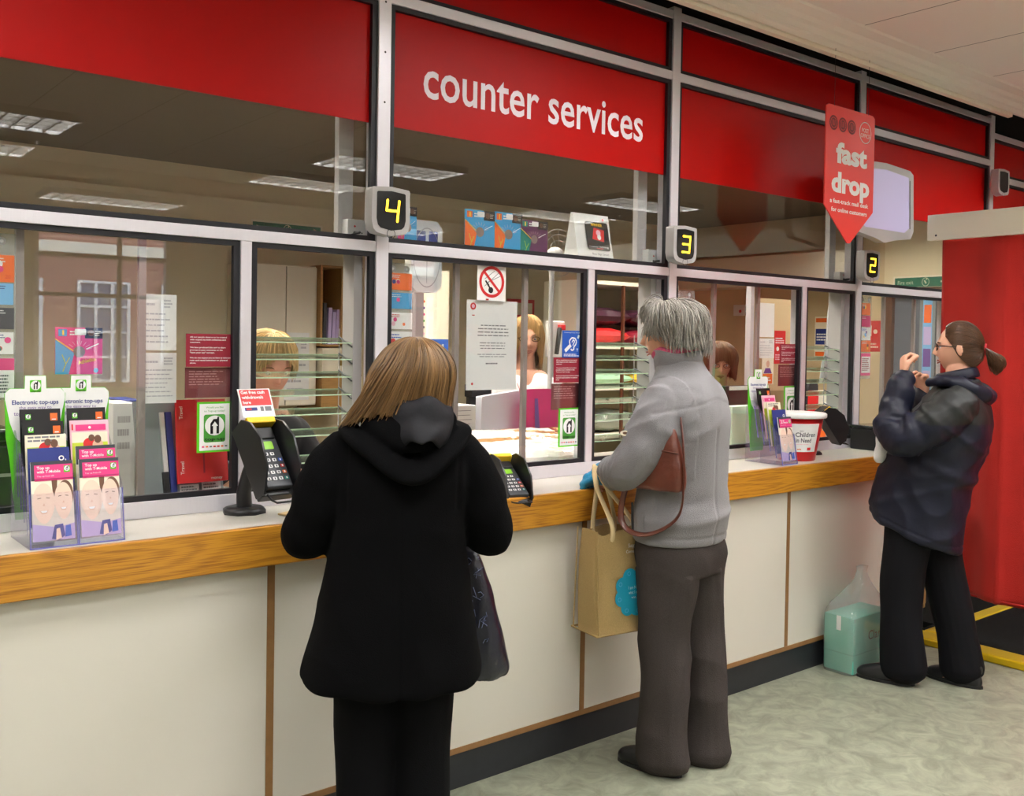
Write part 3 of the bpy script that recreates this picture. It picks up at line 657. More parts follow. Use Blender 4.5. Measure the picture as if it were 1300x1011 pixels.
def coin(c1, c2, c3, word=None):
    def f(mb, w, h):
        mb.quad(-w/2, h*.27, w/2, h/2, P[c1], 1); mb.quad(w*.12, h*.27, w/2, h/2, P['black'], 1.3); mb.disc(w*.25, h*.385, h*.07, P['brown'], 1.6); mb.quad(-w*.44, h*.31, -w*.26, h*.46, P[c3], 1.6)
        mb.quad(-w*.36, h*.33, -w*.32, h*.44, P['yellow'], 2); mb.lines(-w*.2, h*.32, w*.08, h*.44, 2, P['white'], 2, seed=2); mb.lines(w*.33, h*.32, w*.47, h*.44, 3, P['cream'], 2, seed=5, fill=.3)
        mb.poly([(-w/2, -h/2), (-w/2, h*.24), (-w*.10, -h*.05), (-w*.22, -h/2)], P[c3], 1); mb.bar(-w*.5, h*.25, -w*.08, -h*.03, w*.02, P['yellow'], 1.5)
        mb.disc(0.0, -h*.02, h*.12, mat('coin_silver', s2l(150, 132, 126), 0.3, 0.6), 2)
        for k in range(7): a = 0.3+k*0.36; mb.bar(.16*h*cos(a), .16*h*sin(a)-h*.02, .27*h*cos(a), .22*h*sin(a), w*.008, P['rose'], 1.6)
        mb.bar(w*.15, h*.04, w*.42, h*.16, w*.02, P['white'], 1.6); mb.disc(w*.36, -h*.42, h*.05, P['sky'], 1.6)
        for a, b in (((-.36, -.08), (-.28, -.28)), ((-.28, -.28), (-.20, -.14)), ((-.28, -.28), (-.34, -.44))): mb.bar(a[0]*w, a[1]*h, b[0]*w, b[1]*h, w*.018, P['lime'], 1.6)
        if word: mb.text(word, w*.16, -h*.21, h*.08, P['yellow'], 2, width=w*.38, rot=0.25, bold=.02)
        mb.rrect(-w*.1, h*.34, w*.14, h*.47, h*.02, P['white'], 3)
    return f
card('coin_pack', 'coinpk', 'pink and blue athletics coin pack clipped to the left glass', 'coin pack', 'collector coin packs', 'pink', 0.003, coin('pink', 'pink', 'sky', 'Athletics'))
for k, l, b_, c1, c3 in (('cp0', 'blue coin pack standing behind the number 4 display', 'sky', 'sky', 'pink'), ('cp1', 'left blue and orange coin pack on the mid rail above the no smoking sign', 'sky', 'sky', 'orange'), ('cp2', 'middle blue and orange coin pack of the three on the mid rail', 'sky', 'sky', 'orange'), ('cp3', 'purple and green coin pack, right end of the three on the mid rail', 'plum', 'plum', 'teal')):
    card('coin_pack', k, l, 'coin pack', 'collector coin packs', b_, 0.003, coin(c1, c1, c3), rect=(T[k][0], T[k][1], 1.938, T[k][3], T[k][4]))
# ------------------------------------------------------------------ things on the mid rail
tri = thing('tent_card', 'white triangular winner stand card on the mid rail', 'display card', (2.99, 0.10, 1.938))
m = MB().frame((0, 0, 0), (0, 1, 0), (0, 0, 1)); m.prism([(-0.052, 0), (0.052, 0), (0.006, 0.215), (-0.006, 0.215)], -0.115, 0.10, white_gloss); m.build('card_body', tri)
m = MB().frame((0, -0.056, 0), (1, 0, 0), (0, 0.21, 0.98)); m.rrect(-0.055, 0.055, 0.085, 0.185, 0.012, P['black'], 1); m.text('WINNER', 0.015, 0.172, 0.012, P['yellow'], 2, bold=.03)
m.poly([(-0.02, 0.105), (0.05, 0.095), (0.058, 0.15), (-0.005, 0.158)], P['red'], 2); m.disc(0.02, 0.135, 0.014, P['rose'], 3); m.disc(0.022, 0.115, 0.012, P['white'], 3); m.text('Consumer Technology', 0.015, 0.072, 0.008, P['white'], 2, width=.12); m.quad(0.0, 0.062, 0.04, 0.065, P['red'], 2)
m.text('Best High Street', 0.02, 0.038, 0.009, P['text'], 1, width=.10); m.text('Savings Provider', 0.02, 0.020, 0.009, P['text'], 1, width=.10); m.disc(0.06, 0.198, 0.006, P['red'], 1); m.build('front_print', tri)
for k, l in (('box4', 'leftmost white intercom box with jack plug, beside the amber four'), ('box3', 'white intercom box with jack plug right of the triangular stand card'), ('box2', 'white intercom box with jack plug below the tip of the hanging sign')):
    x0, x1, z0, z1, y = T[k]; b_ = thing('intercom_box', l, 'box', ((x0+x1)/2, 0.10, 1.938), 0, 'white intercom boxes on the mid rail'); w_ = 0.10 if k != 'box4' else 0.085
    MB().box(-w_*.7, w_*.7, -0.03, 0.045, 0, z1-z0, white_gloss).build('case', b_, bevel=0.004)
    m = MB().frame((0, -0.0305, 0)); m.disc(-w_*.35, 0.055, 0.004, P['red'], 1); m.disc(-w_*.35, 0.03, 0.007, dkgrey, 1); m.disc(0.0, 0.032, 0.003, dkgrey, 1); m.build('sockets', b_)
    MB().tube([(-w_*.35, -0.03, 0.03), (-w_*.35, -0.065, 0.03), (-w_*.75, -0.068, 0.02), (-w_*1.1, -0.04, 0.006)], [0.005, 0.005, 0.0022, 0.0022], black).build('jack_plug', b_)
fan = thing('desk_fan', 'round wire guard of a desk fan seen dimly behind the glass', 'fan', (3.16, 0.5, 1.0))
m = MB()
for r in (0.115, 0.09, 0.06): m.tube([(r*cos(a*pi/12), 0, 1.02+r*sin(a*pi/12)) for a in range(24)], 0.0012, ltgrey, n=6, closed=True)
for a in range(12): m.tube([(0.02*cos(a*pi/6), 0, 1.02+0.02*sin(a*pi/6)), (0.115*cos(a*pi/6), 0, 1.02+0.115*sin(a*pi/6))], 0.0008, ltgrey, n=5)
m.build('wire_guard', fan); MB().ball((0, 0.03, 1.02), (0.03, 0.05, 0.03), ltgrey).build('motor_hub', fan); MB().lathe([(0.07, 0.015), (0.07, 0.03), (0.012, 0.04), (0.012, 0.92), (0.03, 0.98)], ltgrey, c=(0, 0.05, 0)).build('stand', fan)

# ------------------------------------------------------------------ numbered displays
digit_m = mat('amber_segment', (0.9, 0.6, 0.0), 0.4, emit=(1.0, 0.62, 0.02), es=2.2)
SEG = {'2': 'abged', '3': 'abgcd', '4': 'fgbc', '': ''}
def number_display(x, z, digit, label):
    t = thing('number_display', label, 'display', (x, -0.10, z), 0, 'counter number displays'); w_, h_ = 0.155, 0.158
    def case(sx, sz):
        p = [(-sx, sz), (-sx+0.006, sz+0.004), (0, sz+0.010), (sx-0.006, sz+0.004), (sx, sz), (sx*1.02, -sz*0.45), (sx*0.93, -sz*0.80), (sx*0.74, -sz*0.96), (0, -sz*1.08), (-sx*.74, -sz*.96), (-sx*.93, -sz*.8), (-sx*1.02, -sz*.45)]; return p
    m = MB().frame((0, 0, 0), (1, 0, 0), (0, 0, 1)); m.prism(case(w_/2, h_/2), -0.05, 0, ltgrey); m.build('case', t, bevel=0.006)
    m = MB().frame((0, -0.0005, 0)); q = [(x_*0.76, y_*0.80+0.002) for x_, y_ in case(w_/2, h_/2)]; m.poly(q, black_gloss, 1)
    m.ring(0, -h_*.49, 0.018, 0.003, dkgrey, 1); m.build('screen', t)
    if digit:
        m = MB().frame((0.004, -0.0020, 0.004)); sw, sh, tk = 0.024, 0.036, 0.0085; sk = 0.10
        S = {'a': ((-sw, sh), (sw, sh)), 'g': ((-sw, 0), (sw, 0)), 'd': ((-sw, -sh), (sw, -sh)), 'f': ((-sw, sh), (-sw, 0)), 'b': ((sw, sh), (sw, 0)), 'c': ((sw, 0), (sw, -sh)), 'e': ((-sw, 0), (-sw, -sh))}
        for s in SEG[digit]:
            a, b = S[s]; a = (a[0]+a[1]*sk, a[1]); b = (b[0]+b[1]*sk, b[1]); m.bar(*a, *b, tk, digit_m, 1); m.disc(*a, tk/2, digit_m, 1, n=10); m.disc(*b, tk/2, digit_m, 1, n=10)
        m.build('digit', t)
    m = MB().box(-0.02, 0.02, 0.05, 0.088, -0.03, 0.03, alu); m.build('bracket', t, bevel=0.003); return t
number_display(X0-0.02, 2.034, '4', 'number display at the left, showing an amber four with an open top'); number_display(X0+BW-0.02, 2.034, '3', 'number display beside the grey haired customer, showing an amber three')
number_display(X0+2*BW-0.02, 2.036, '2', 'number display below the hanging red sign, showing an amber two'); number_display(X0+3*BW-0.02, 2.68, '', 'unlit grey number display high above the red curtain')

# ------------------------------------------------------------------ hanging sign and monitor
sg = thing('hanging_sign', 'red fast drop pentagon sign hanging from the ceiling on two wires', 'sign', (4.385, -0.31, 2.10))
red_sign = mat('red_sign_board', s2l(236, 58, 50), 0.4)
def pent(k=1.0, r=0.02): return [(-.218*k, .66), (-.218*k+r, .672), (.218*k-r, .672), (.218*k, .66), (.218*k, .178), (.012, .004), (-.012, .004), (-.218*k, .178)]
m = MB().frame((0, 0, 0)); m.prism(pent(), -0.006, 0, red_sign); m.build('board', sg)
m = MB().frame((0, -0.0003, 0)); wh = P['white']
m.text('fast', 0.012, 0.446, 0.094, wh, 1, width=0.28, bold=.045); m.text('drop', 0.008, 0.300, 0.094, wh, 1, width=0.34, bold=.045)
m.text('a fast-track mail desk', 0.0, 0.205, 0.021, wh, 1, width=0.345, bold=.02); m.text('for online customers', 0.0, 0.163, 0.021, wh, 1, width=0.32, bold=.02)
m.build('lettering', sg); m = MB().frame((0, -0.0003, 0)); m.ring(.130, .575, .055, .004, wh, 1); m.text('POST', .130, .587, .021, wh, 1, width=.062); m.text('OFFICE', .130, .560, .021, wh, 1, width=.084)
dk = mat('print_dark_red', s2l(120, 20, 26), 0.5)
for k, x in enumerate((-.155, -.075, .005)):
    m.disc(x, .585, .036, dk, 1); m.ring(x, .585, .027, .003, red_sign, 2)
    for q in (-.008, .0, .008): m.bar(x+q, .572, x+q*1.4, .600, .003, red_sign, 2)
m.build('emblems', sg)
m = MB()
for x in (-.150, .155): m.tube([(x, 0, .668), (x, 0, CZ-2.10+0.035)], 0.0011, dkgrey, n=6)
m.build('hanging_wires', sg)
tv = thing('monitor', 'grey flat monitor with blank lilac screen mounted behind the hanging red sign', 'monitor', (4.915, -0.20, 2.37))
m = MB().frame((0, 0, 0)); m.prism([(-.29, .185), (-.25, .205), (.0, .218), (.25, .205), (.285, .185), (.30, -.13), (.27, -.175), (.10, -.195), (.0, -.215), (-.10, -.195), (-.27, -.175), (-.30, -.13)], -0.05, 0, ltgrey); m.build('case', tv, bevel=0.010)
m = MB().frame((0, -0.0006, 0)); m.poly([(-.245, .165), (.0, .182), (.235, .165), (.25, -.115), (.20, -.145), (-.20, -.145), (-.25, -.115)], mat('blank_screen', s2l(176, 168, 200), 0.3, emit=s2l(196, 188, 224), es=0.10), 1); m.bar(.245, .15, .257, -.12, .008, black, 2); m.build('screen', tv)
m = MB().box(-.14, .14, 0.05, 0.13, -.13, .12, dkgrey); m.box(.045, .085, 0.13, 0.19, -.03, .03, dkgrey); m.build('rear_housing', tv, bevel=0.01)
# ------------------------------------------------------------------ glass slats in the serving windows
for i, lab in ((-1, None), (0, 'glass slats in serving window 4, above the card reader'), (1, 'glass slats in serving window 3, behind the grey haired customer'), (2, 'glass slats in serving window 2, above the black card reader')):
    if not lab: continue
    a = X0+BW*i-SW+0.045; b = X0+BW*i-HM-0.058
    t = thing('glass_slats', lab, 'louvre', ((a+b)/2, 0.10, 1.1), 0, 'glass slat vents of the serving windows'); hw = (b-a)/2
    for z in (1.575, 1.515, 1.452, 1.388, 1.320, 1.245, 1.150):
        m = MB().frame((0, 0, z-1.1), (1, 0, 0), (0, 0.98, 0.17)); m.box(-hw, hw, -0.045, 0.045, -0.002, 0.002, slat_glass)
        m.box(-hw, hw, -0.0465, -0.045, -0.0022, 0.0022, slat_edge); m.box(-hw, hw, 0.045, 0.0465, -0.0022, 0.0022, slat_edge); m.build('slat', t)
    m = MB().box(hw-0.002, hw, 0.044, 0.048, 0.0, 0.52, ltgrey)
    for z in (1.575, 1.515, 1.452, 1.388, 1.320, 1.245, 1.150): m.tube([(hw-0.002, -0.05, z-1.1-0.022), (hw-0.002, 0.045, z-1.1+0.014)], 0.003, dkgrey, n=6)
    m.build('clip_rail', t)
# ------------------------------------------------------------------ leaflet stands
def face_photo(mb, w, h):
    """two smiling people cheek to cheek, over-exposed"""
    y0, y1 = -h*.5, h*.26
    mb.quad(-w/2, y0, w/2, y1, P['cream'], 1); mb.poly([(-w/2, y0), (w/2, y0), (w/2, y0+h*.20), (w*.1, y0+h*.16), (-w/2, y0+h*.22)], P['lilac'], 1.4)
    mb.disc(w*.30, h*.06, w*.20, P['brown'], 1.6, ry=h*.19); mb.poly([(-w*.02, y1), (w*.12, y1), (w*.08, -h*.10), (w*.02, -h*.05)], P['brown'], 1.7)
    for cx, cy, rx, ry, tl in ((-w*.22, -h*.03, w*.27, h*.255, .18), (w*.25, -h*.01, w*.22, h*.235, .12)):
        pts = [(max(-w*.495, min(w*.495, cx+rx*cos(a*pi/14)*(1-.18*(sin(a*pi/14) < 0)*abs(sin(a*pi/14))))), min(y1, cy+ry*sin(a*pi/14))) for a in range(28)]; mb.poly(pts, P['skin'], 2)
        for s in (-1, 1): mb.bar(cx+s*rx*.22, cy+ry*.28, cx+s*rx*.55, cy+ry*.25, h*.009, P['brown'], 2.4); mb.bar(cx+s*rx*.18, cy+ry*.42, cx+s*rx*.62, cy+ry*.43, h*.006, P['skin2'], 2.3)
        mb.poly([(cx-rx*.12, cy-ry*.12), (cx+rx*.12, cy-ry*.12), (cx+rx*.02, cy+ry*.02)], P['skin2'], 2.4)
        mb.poly([(cx-rx*.42, cy-ry*.32), (cx-rx*.2, cy-ry*.36), (cx+rx*.2, cy-ry*.36), (cx+rx*.42, cy-ry*.32), (cx+rx*.2, cy-ry*.52), (cx-rx*.2, cy-ry*.52)], P['skin2'], 2.4); mb.poly([(cx-rx*.32, cy-ry*.36), (cx+rx*.32, cy-ry*.36), (cx+rx*.16, cy-ry*.46), (cx-rx*.16, cy-ry*.46)], P['white'], 2.6)
    mb.poly([(-w*.06, y0+h*.02), (w*.02, y0+h*.19), (w*.22, y0+h*.20), (w*.26, y0+h*.05), (w*.12, y0)], P['navy'], 2.7); mb.poly([(w*.04, y0), (w*.06, y0+h*.14), (w*.14, y0+h*.15), (w*.18, y0+h*.02)], P['skin'], 2.9); mb.poly([(w*.26, y0+h*.03), (w*.28, y0+h*.17), (w*.40, y0+h*.18), (w*.42, y0+h*.04)], P['blue'], 2.7)
def lf_tm(mb, w, h):
    face_photo(mb, w, h); mb.quad(-w/2, h*.26, w/2, h/2, P['dkgrey'], 1.2); mb.quad(-w*.42, h*.28, w*.5, h*.455, P['pink'], 2)
    mb.text('Top up', -w*.36, h*.42, h*.036, P['white'], 3, align='L', bold=.02); mb.text('with T-Mobile', -w*.36, h*.37, h*.034, P['white'], 3, align='L', width=w*.56, bold=.02)
    mb.text('Top up from £5', -w*.36, h*.315, h*.018, P['white'], 3, align='L', width=w*.4); topup_logo(mb, w*.36, h*.395, w*.15, 3, False); mb.quad(-w*.42, h*.255, w*.5, h*.275, P['magenta'], 3)
def lf_o2(mb, w, h): mb.text('O', w*.30, h*.36, h*.06, P['white'], 2, bold=.03); mb.text('2', w*.40, h*.33, h*.03, P['white'], 2, bold=.03)
def lf_or(mb, w, h): topup_logo(mb, -w*.30, h*.40, w*.13, 2, False); mb.quad(w*.24, h*.34, w*.42, h*.44, P['orange'], 2); mb.quad(w*.28, h*.35, w*.38, h*.365, P['white'], 3)
def lf_vm(mb, w, h):
    mb.quad(-w*.36, h*.36, w*.42, h*.44, P['pink'], 2); mb.disc(0, h*.40, h*.018, P['white'], 3); mb.quad(-w*.46, h*.37, -w*.42, h*.45, P['red'], 2)
    people(mb, w, h, h*.14)
def people(mb, w, h, y): 
    mb.quad(-w*.46, -h*.5, w*.46, y+h*.18, P['lime'], 1.5); mb.quad(-w*.46, y+h*.06, w*.46, y+h*.20, P['cream'], 1.7)
    mb.disc(-w*.02, y+h*.04, w*.16, P['red'], 2, ry=h*.08); mb.disc(w*.2, y+h*.02, w*.14, P['skin2'], 2.2, ry=h*.08); mb.disc(w*.04, y+h*.12, w*.08, P['brown'], 2.5, ry=h*.045); mb.disc(w*.2, y+h*.10, w*.09, P['brown'], 2.5, ry=h*.055)
def lf_ppl(mb, w, h): mb.lines(-w*.44, h*.40, w*.44, h*.49, 2, P['grey'], 2, seed=5); people(mb, w, h, h*.28)
KIND = {'tm': ('white', lf_tm, 'pink leaflet with two smiling faces'), 'o2': ('navy', lf_o2, 'blue leaflet'), 'or': ('black', lf_or, 'black leaflet with orange square'), 'vm': ('rose', lf_vm, 'pale leaflet with pink stripe'), 'pp': ('cream', lf_ppl, 'leaflet with two hugging players')}
def leaflet(x, k, kind, where, y0=-0.298):
    base, dr, nm = KIND[kind]; w_, h_ = 0.104, 0.21; zt = 1.243+0.033*k; y = y0+0.031*k
    mb = MB().frame((x, y+0.018, zt-h_/2), (1, 0, 0), (0, 0.17, 0.985)); mb.box(-w_/2, w_/2, -h_/2, h_/2, -0.004, 0, P[base]); dr(mb, w_, h_)
    mb.build('leaflet', label=nm+' '+where, cat='leaflet', group='mobile top-up leaflets')
def stand(x, cols, label, y0=-0.302):
    W = 0.121*cols; t = thing('leaflet_stand', label, 'leaflet stand', (x, 0, 1.0155))
    for k in range(5):
        zt = 0.165+0.033*k-0.02; y = y0+0.031*k; m = MB().frame((0, y, 0), (1, 0, 0), (0, 0.17, 0.985))
        for c_ in range(cols):
            xx = -W/2+0.121*c_; m.box(xx+.002, xx+.119, 0.002+0.03*k, zt, 0, 0.002, acrylic)
            for q in (xx+.001, xx+.118): m.box(q, q+.002, 0.002+0.03*k, zt, -0.001, 0.003, acrylic_edge)
        m.build('pocket', t)
    m = MB().frame((0, 0, 0), (0, 1, 0), (0, 0, 1))
    for c_ in range(cols+1): xx = -W/2+0.121*c_; m.prism([(y0, 0), (-0.085, 0), (-0.085, 0.30), (-0.13, 0.30), (y0+.02, 0.14)], xx-.001, xx+.001, acrylic)
    m.build('side_wall', t)
    m = MB().box(-W/2, W/2, y0, -0.085, 0.0, 0.003, acrylic); m.box(-W/2, W/2, y0-.001, y0+.001, 0, 0.004, acrylic_edge); m.build('base_plate', t)
    for c_ in range(cols):
        xx = -W/2+0.121*(c_+.5)-0.006; m = MB().frame((xx, -0.112+0.004*c_, 0.0)); m.M = m.M @ Matrix.Diagonal((.98, 1, 1, 1))
        m.prism([(-.066, .22), (-.076, .28), (-.080, .40), (-.068, .415), (-.030, .415), (-.028, .45), (.028, .45), (.030, .415), (.068, .415), (.080, .40), (.076, .28), (.066, .22), (.05, .05), (-.05, .05)], -0.003, 0, P['green'])
        m.poly([(-.030, .255), (-.052, .28), (-.066, .32), (-.0785, .385), (-.0785, .402), (-.067, .4135), (-.0285, .4135), (-.027, .449), (.027, .449), (.0285, .4135), (.067, .4135), (.0785, .402), (.0785, .385), (.066, .32), (.052, .28), (.030, .255)], P['white'], 1)
        topup_logo(m, 0, .422, .030, 2); m.text('Electronic top-ups', 0, .376, .012, P['navy'], 2, width=.122, bold=.02); m.text('the easy way to', 0, .361, .0085, P['purple'], 2, width=.085); m.text('top-up your Mobile', 0, .345, .011, P['purple'], 2, width=.112)
        m.build('header_board', t)
stand(0.737, 2, 'clear two column leaflet stand with green headers at the left photo edge')
L = ['tm', 'o2', 'pp', 'or', 'or']; Rr = ['tm', 'tm', None, 'vm', 'or']
for k in range(5):
    leaflet(0.737-.0605, k, L[k], ['in the front pocket, left column of the left stand', 'second in the left column of the left stand', 'third in the left column of the left stand', 'fourth in the left column of the left stand', 'at the back of the left column of the left stand'][k])
    if Rr[k]: leaflet(0.737+.0605, k, Rr[k], ['in the front pocket, right column of the left stand', 'second in the right column of the left stand', 'third in the right column of the left stand', 'fourth in the right column of the left stand', 'at the back of the right column of the left stand'][k])
stand(3.945, 1, 'clear one column leaflet stand with green header beside the red charity bucket')
for k, q in enumerate(['tm', 'o2', 'pp', 'vm', 'or']): leaflet(3.945, k, q, ['in the front pocket of the stand by the bucket', 'second in the stand by the bucket', 'third in the stand by the bucket', 'fourth in the stand by the bucket', 'at the back of the stand by the bucket'][k])
# ------------------------------------------------------------------ charity bucket
bk = thing('charity_bucket', 'red and white Children in Need charity bucket on the counter edge', 'bucket', (4.165, -0.182, 1.0155))
bk.scale = (1.2, 1.2, 1.0)
redpl = mat('red_plastic', s2l(206, 20, 26), 0.3)
MB().lathe([(0.0, 0.0), (0.074, 0.0), (0.077, 0.004), (0.108, 0.215), (0.104, 0.215), (0.074, 0.008), (0, 0.008)], redpl, 48, cap=False).build('bucket_body', bk)
MB().lathe([(0.104, 0.212), (0.118, 0.212), (0.121, 0.218), (0.121, 0.232), (0.115, 0.237), (0.0, 0.238)], white_gloss, 48, cap=False).build('lid', bk)
def on_cone(dst, an0):   # wraps a flat drawing round the tapering bucket
    out = []
    for x, y, z in dst: r = 0.077+(0.031)*(y-0.004)/0.211+0.0009+z; a = an0+x/0.095; out.append((r*cos(a), r*sin(a), y))
    return out
fl = MB(); A = []
def grid(x0, y0, x1, y1, m, l, n=14):
    for i in range(n):
        a, b = x0+(x1-x0)*i/n, x0+(x1-x0)*(i+1)/n; fl.quad(a, y0, b, y1, m, l)
grid(-.085, .048, .075, .188, P['white'], 1, 20); fl.text('Children', .018, .134, .021, P['text'], 2, width=.084, bold=.02); fl.text('in Need', .010, .106, .021, P['text'], 2, width=.066, bold=.02); fl.text('BBC', .0, .152, .006, P['text'], 2)
fl.lines(-.06, .083, .06, .088, 1, P['rose'], 2, seed=4); fl.disc(-.045, .064, .0095, P['red'], 2, n=16); fl.text('asda', -.008, .062, .007, P['orange'], 2, bold=.04); fl.quad(.028, .056, .045, .070, P['red'], 2)
fl.v = on_cone(fl.v, radians(-133)); fl.build('label', bk)
# ------------------------------------------------------------------ card readers
def card_reader(loc, rz, label, tilt=0.62, head=(0.0, -0.13, 0.175), sign=True, base=True, z0=1.0155, group='black card readers on the counter'):
    t = thing('card_reader', label, 'card reader', (loc[0], loc[1], z0), rz, group)
    if base:
        m = MB(); m.lathe([(0, 0), (0.062, 0.0), (0.062, 0.011), (0.052, 0.018), (0, 0.018)], black, 8, cap=False); m.build('base', t)
        m = MB(); m.tube([(0.0, 0.0, 0.012), (0.0, 0.004, 0.06), (0.004, -0.015, 0.12), (0.004, -0.05, 0.17)], [(0.024, 0.018), (0.022, 0.017), (0.020, 0.016), (0.020, 0.016)], black, n=12, upv=(0, 1, 0)); m.build('arm', t)
    n = Vector((0, -cos(tilt), sin(tilt))); u = Vector((0, sin(tilt), cos(tilt))); fr_ = lambda mb: mb.frame(head, (1, 0, 0), u, n)
    m = fr_(MB()); m.box(-.052, .052, -.115, .115, -.045, -.012, black); m.box(-.040, .040, .112, .120, -.03, .03, black); m.build('cradle', t, bevel=0.006)
    for s, wn in ((-1, 1), (1, 1)):
        m = fr_(MB()); M0 = m.M.copy(); m.M = M0 @ Matrix(((0, 0, 1, s*.050), (1, 0, 0, 0), (0, 1, 0, 0), (0, 0, 0, 1)))
        m.prism([(-.105, -.045), (-.115, .0), (-.06, .060), (.02, .078), (.085, .055), (.118, .02), (.118, -.045)], -.003, .003, black, True); m.build('side_shield', t, bevel=0.002)
    m = fr_(MB()); m.box(-.040, .040, -.100, .060, -.012, .008, dkgrey); m.box(-.036, .036, .055, .095, -.012, .014, black); m.build('terminal', t, bevel=0.005)
    m = fr_(MB()); m.M = m.M @ Matrix.Translation((0, 0, .0085)); m.rrect(-.028, .022, .022, .048, .004, mat('green_lcd', s2l(118, 170, 40), 0.3, emit=s2l(118, 170, 40), es=0.25), 1); m.build('display', t)
    m = fr_(MB()); m.M = m.M @ Matrix.Translation((0, 0, .0085)); kc = [['white']*4, ['white', 'white', 'white', 'blue'], ['white', 'white', 'white', 'red'], ['white', 'white', 'white', 'orange'], ['white', 'white', 'white', 'teal']]
    for r_ in range(5):
        for c_ in range(4):
            if r_ == 0 and c_ == 3: continue
            x = -.027+.018*c_; y = .006-.020*r_; m.rrect(x-.006, y-.005, x+.006, y+.005, .002, P[kc[r_][c_]], 2)
            m.quad(x-.002, y-.003, x+.002, y+.003, P['dkgrey' if c_ < 3 else 'white'], 3)
    m.build('keypad', t)
    m = fr_(MB()); m.box(-.044, .044, .098, .118, -.01, .034, P['yellow']); m.build('yellow_hood_strip', t, bevel=0.004)
    m = fr_(MB()); m.tube([(-.034, -.10, -.02), (-.036, -.135, .0), (-.030, -.150, .01), (.030, -.150, .01), (.036, -.135, .0), (.034, -.10, -.02)], .003, black); m.build('wire_loop', t)
    if sign:
        m = fr_(MB()); m.M = m.M @ Matrix.Translation((0, .118, .030)) @ Matrix.Rotation(radians(12), 4, 'X'); m.box(-.050, .050, 0, .088, -.002, 0, P['white']); m.quad(-.046, .036, .046, .085, P['red'], 1)
        for i, s in enumerate(('Get free cash', 'withdrawals', 'here')): m.text(s, -.042, .077-.0155*i, .0095, P['white'], 2, align='L', bold=.02)
        m.quad(-.040, .020, -.002, .030, P['navy'], 1); m.quad(-.036, .022, -.02, .028, P['red'], 2); m.quad(.008, .018, .018, .032, P['grey'], 1); m.quad(.022, .018, .042, .032, P['grey'], 1); m.build('sign_card', t)
    return t
cr1 = card_reader((1.300, -0.085), radians(5), 'black card reader with red cash withdrawals card on top, left of the black coat', tilt=.66)
cr1.scale = (1.13, 1.13, 1.10)
cr2 = card_reader((4.44, -0.09), radians(62), 'black card reader turned away, right of the charity bucket', sign=False)
cr2.scale = (.86, .86, .88)
card_reader((2.285, -0.155), radians(-14), 'low black card reader under the parcel, right of the black coat', tilt=1.05, head=(0.0, -0.105, 0.055), sign=False, base=False)
# ------------------------------------------------------------------ black box with green label at the far end of the counter
bb = thing('cash_box', 'black box with green and white label at the far end of the counter', 'box', (5.01, -0.125, 1.0155), radians(-4))
MB().box(-.125, .125, -.085, .085, 0, .115, black).build('box_body', bb, bevel=.006); MB().box(-.13, .13, -.09, .09, .118, .135, black_gloss).build('lid', bb, bevel=.006)
m = MB().frame((0, -.0855, 0)); m.quad(-.09, .065, .01, .098, P['cream'], 1); m.quad(-.075, .065, -.068, .098, P['green'], 2); m.lines(-.06, .07, .0, .095, 3, P['grey'], 2, seed=3); m.build('label', bb)
# ------------------------------------------------------------------ parcel and folders inside
pl = thing('wrapped_parcel', 'flat brown taped parcel with shiny white film lying behind the middle glass', 'parcel', (2.70, 0.245, 1.0155))
brn = mat('brown_tape', s2l(186, 138, 86), 0.18, noise_s=18, noise_a=0.25, bump=0.6, bump_s=24, coat=0.8); wfilm = mat('white_film', s2l(248, 244, 236), 0.14, bump=0.5, bump_s=14, coat=0.6)
def pillow(mb, w, d, h, mf, n=28, seed=0, pw=3.0):
    for sgn in (1, -1):
        vs = []; fs = []
        for j in range(n+1):
            for i in range(n+1):
                u, v = -1+2*i/n, -1+2*j/n; k = (1-abs(u)**pw)*(1-abs(v)**pw); z = sgn*h/2*max(0, k)**0.5
                z += (0.006*noise.noise(Vector((u*4+seed, v*3, sgn)))+0.003*noise.noise(Vector((u*13, v*11+seed, 2))))*(k > 0)
                vs.append((u*w/2*(1+.02*sin(v*9)), v*d/2, z+h/2))
        for j in range(n):
            for i in range(n):
                f = (j*(n+1)+i, j*(n+1)+i+1, (j+1)*(n+1)+i+1, (j+1)*(n+1)+i); u, v = -1+2*(i+.5)/n, -1+2*(j+.5)/n
                mb.add([vs[q] for q in f], [(0, 1, 2, 3) if sgn > 0 else (3, 2, 1, 0)], mf(u, v), True)
m = MB().frame((0, 0, 0.10), (1, -.06, 0.0), (.06, .93, .37)); m.M = m.M @ Matrix.Translation((0, 0, -0.03))
pillow(m, .70, .30, .075, lambda u, v: brn if (-.08 < v < .12 or u > .74 or v > .78 or (u > .1 and abs(v-.5-(u-.1)*-.3) < .1)) else wfilm, seed=2); po = m.build('parcel_body', pl)
MB().box(-.25, .25, -.06, .14, 0, .055, mat('scale_grey', s2l(150, 148, 146), 0.4)).build('scale_platform', pl, bevel=.01)
def slab(name, key, label, cat, d, m_, zb=None, bev=.004, draw=None, rz=0, group=None):
    x0, x1, z0, z1, y = T[key]; z0 = zb if zb is not None else z0; t = thing(name, label, cat, ((x0+x1)/2, y, z0), rz, group); w_, h_ = x1-x0, z1-z0
    MB().box(-w_/2, w_/2, 0, d, 0, h_, m_).build('body', t, bevel=bev)
    if draw: mb = MB().frame((0, -.0006, 0)); draw(mb, w_, h_); mb.build('front_detail', t)
    return t
CT = 1.0155
lean = thing('display_rack', 'tall grey metal rack leaning behind the left glass', 'rack', (1.17, 0.12, CT), 0)
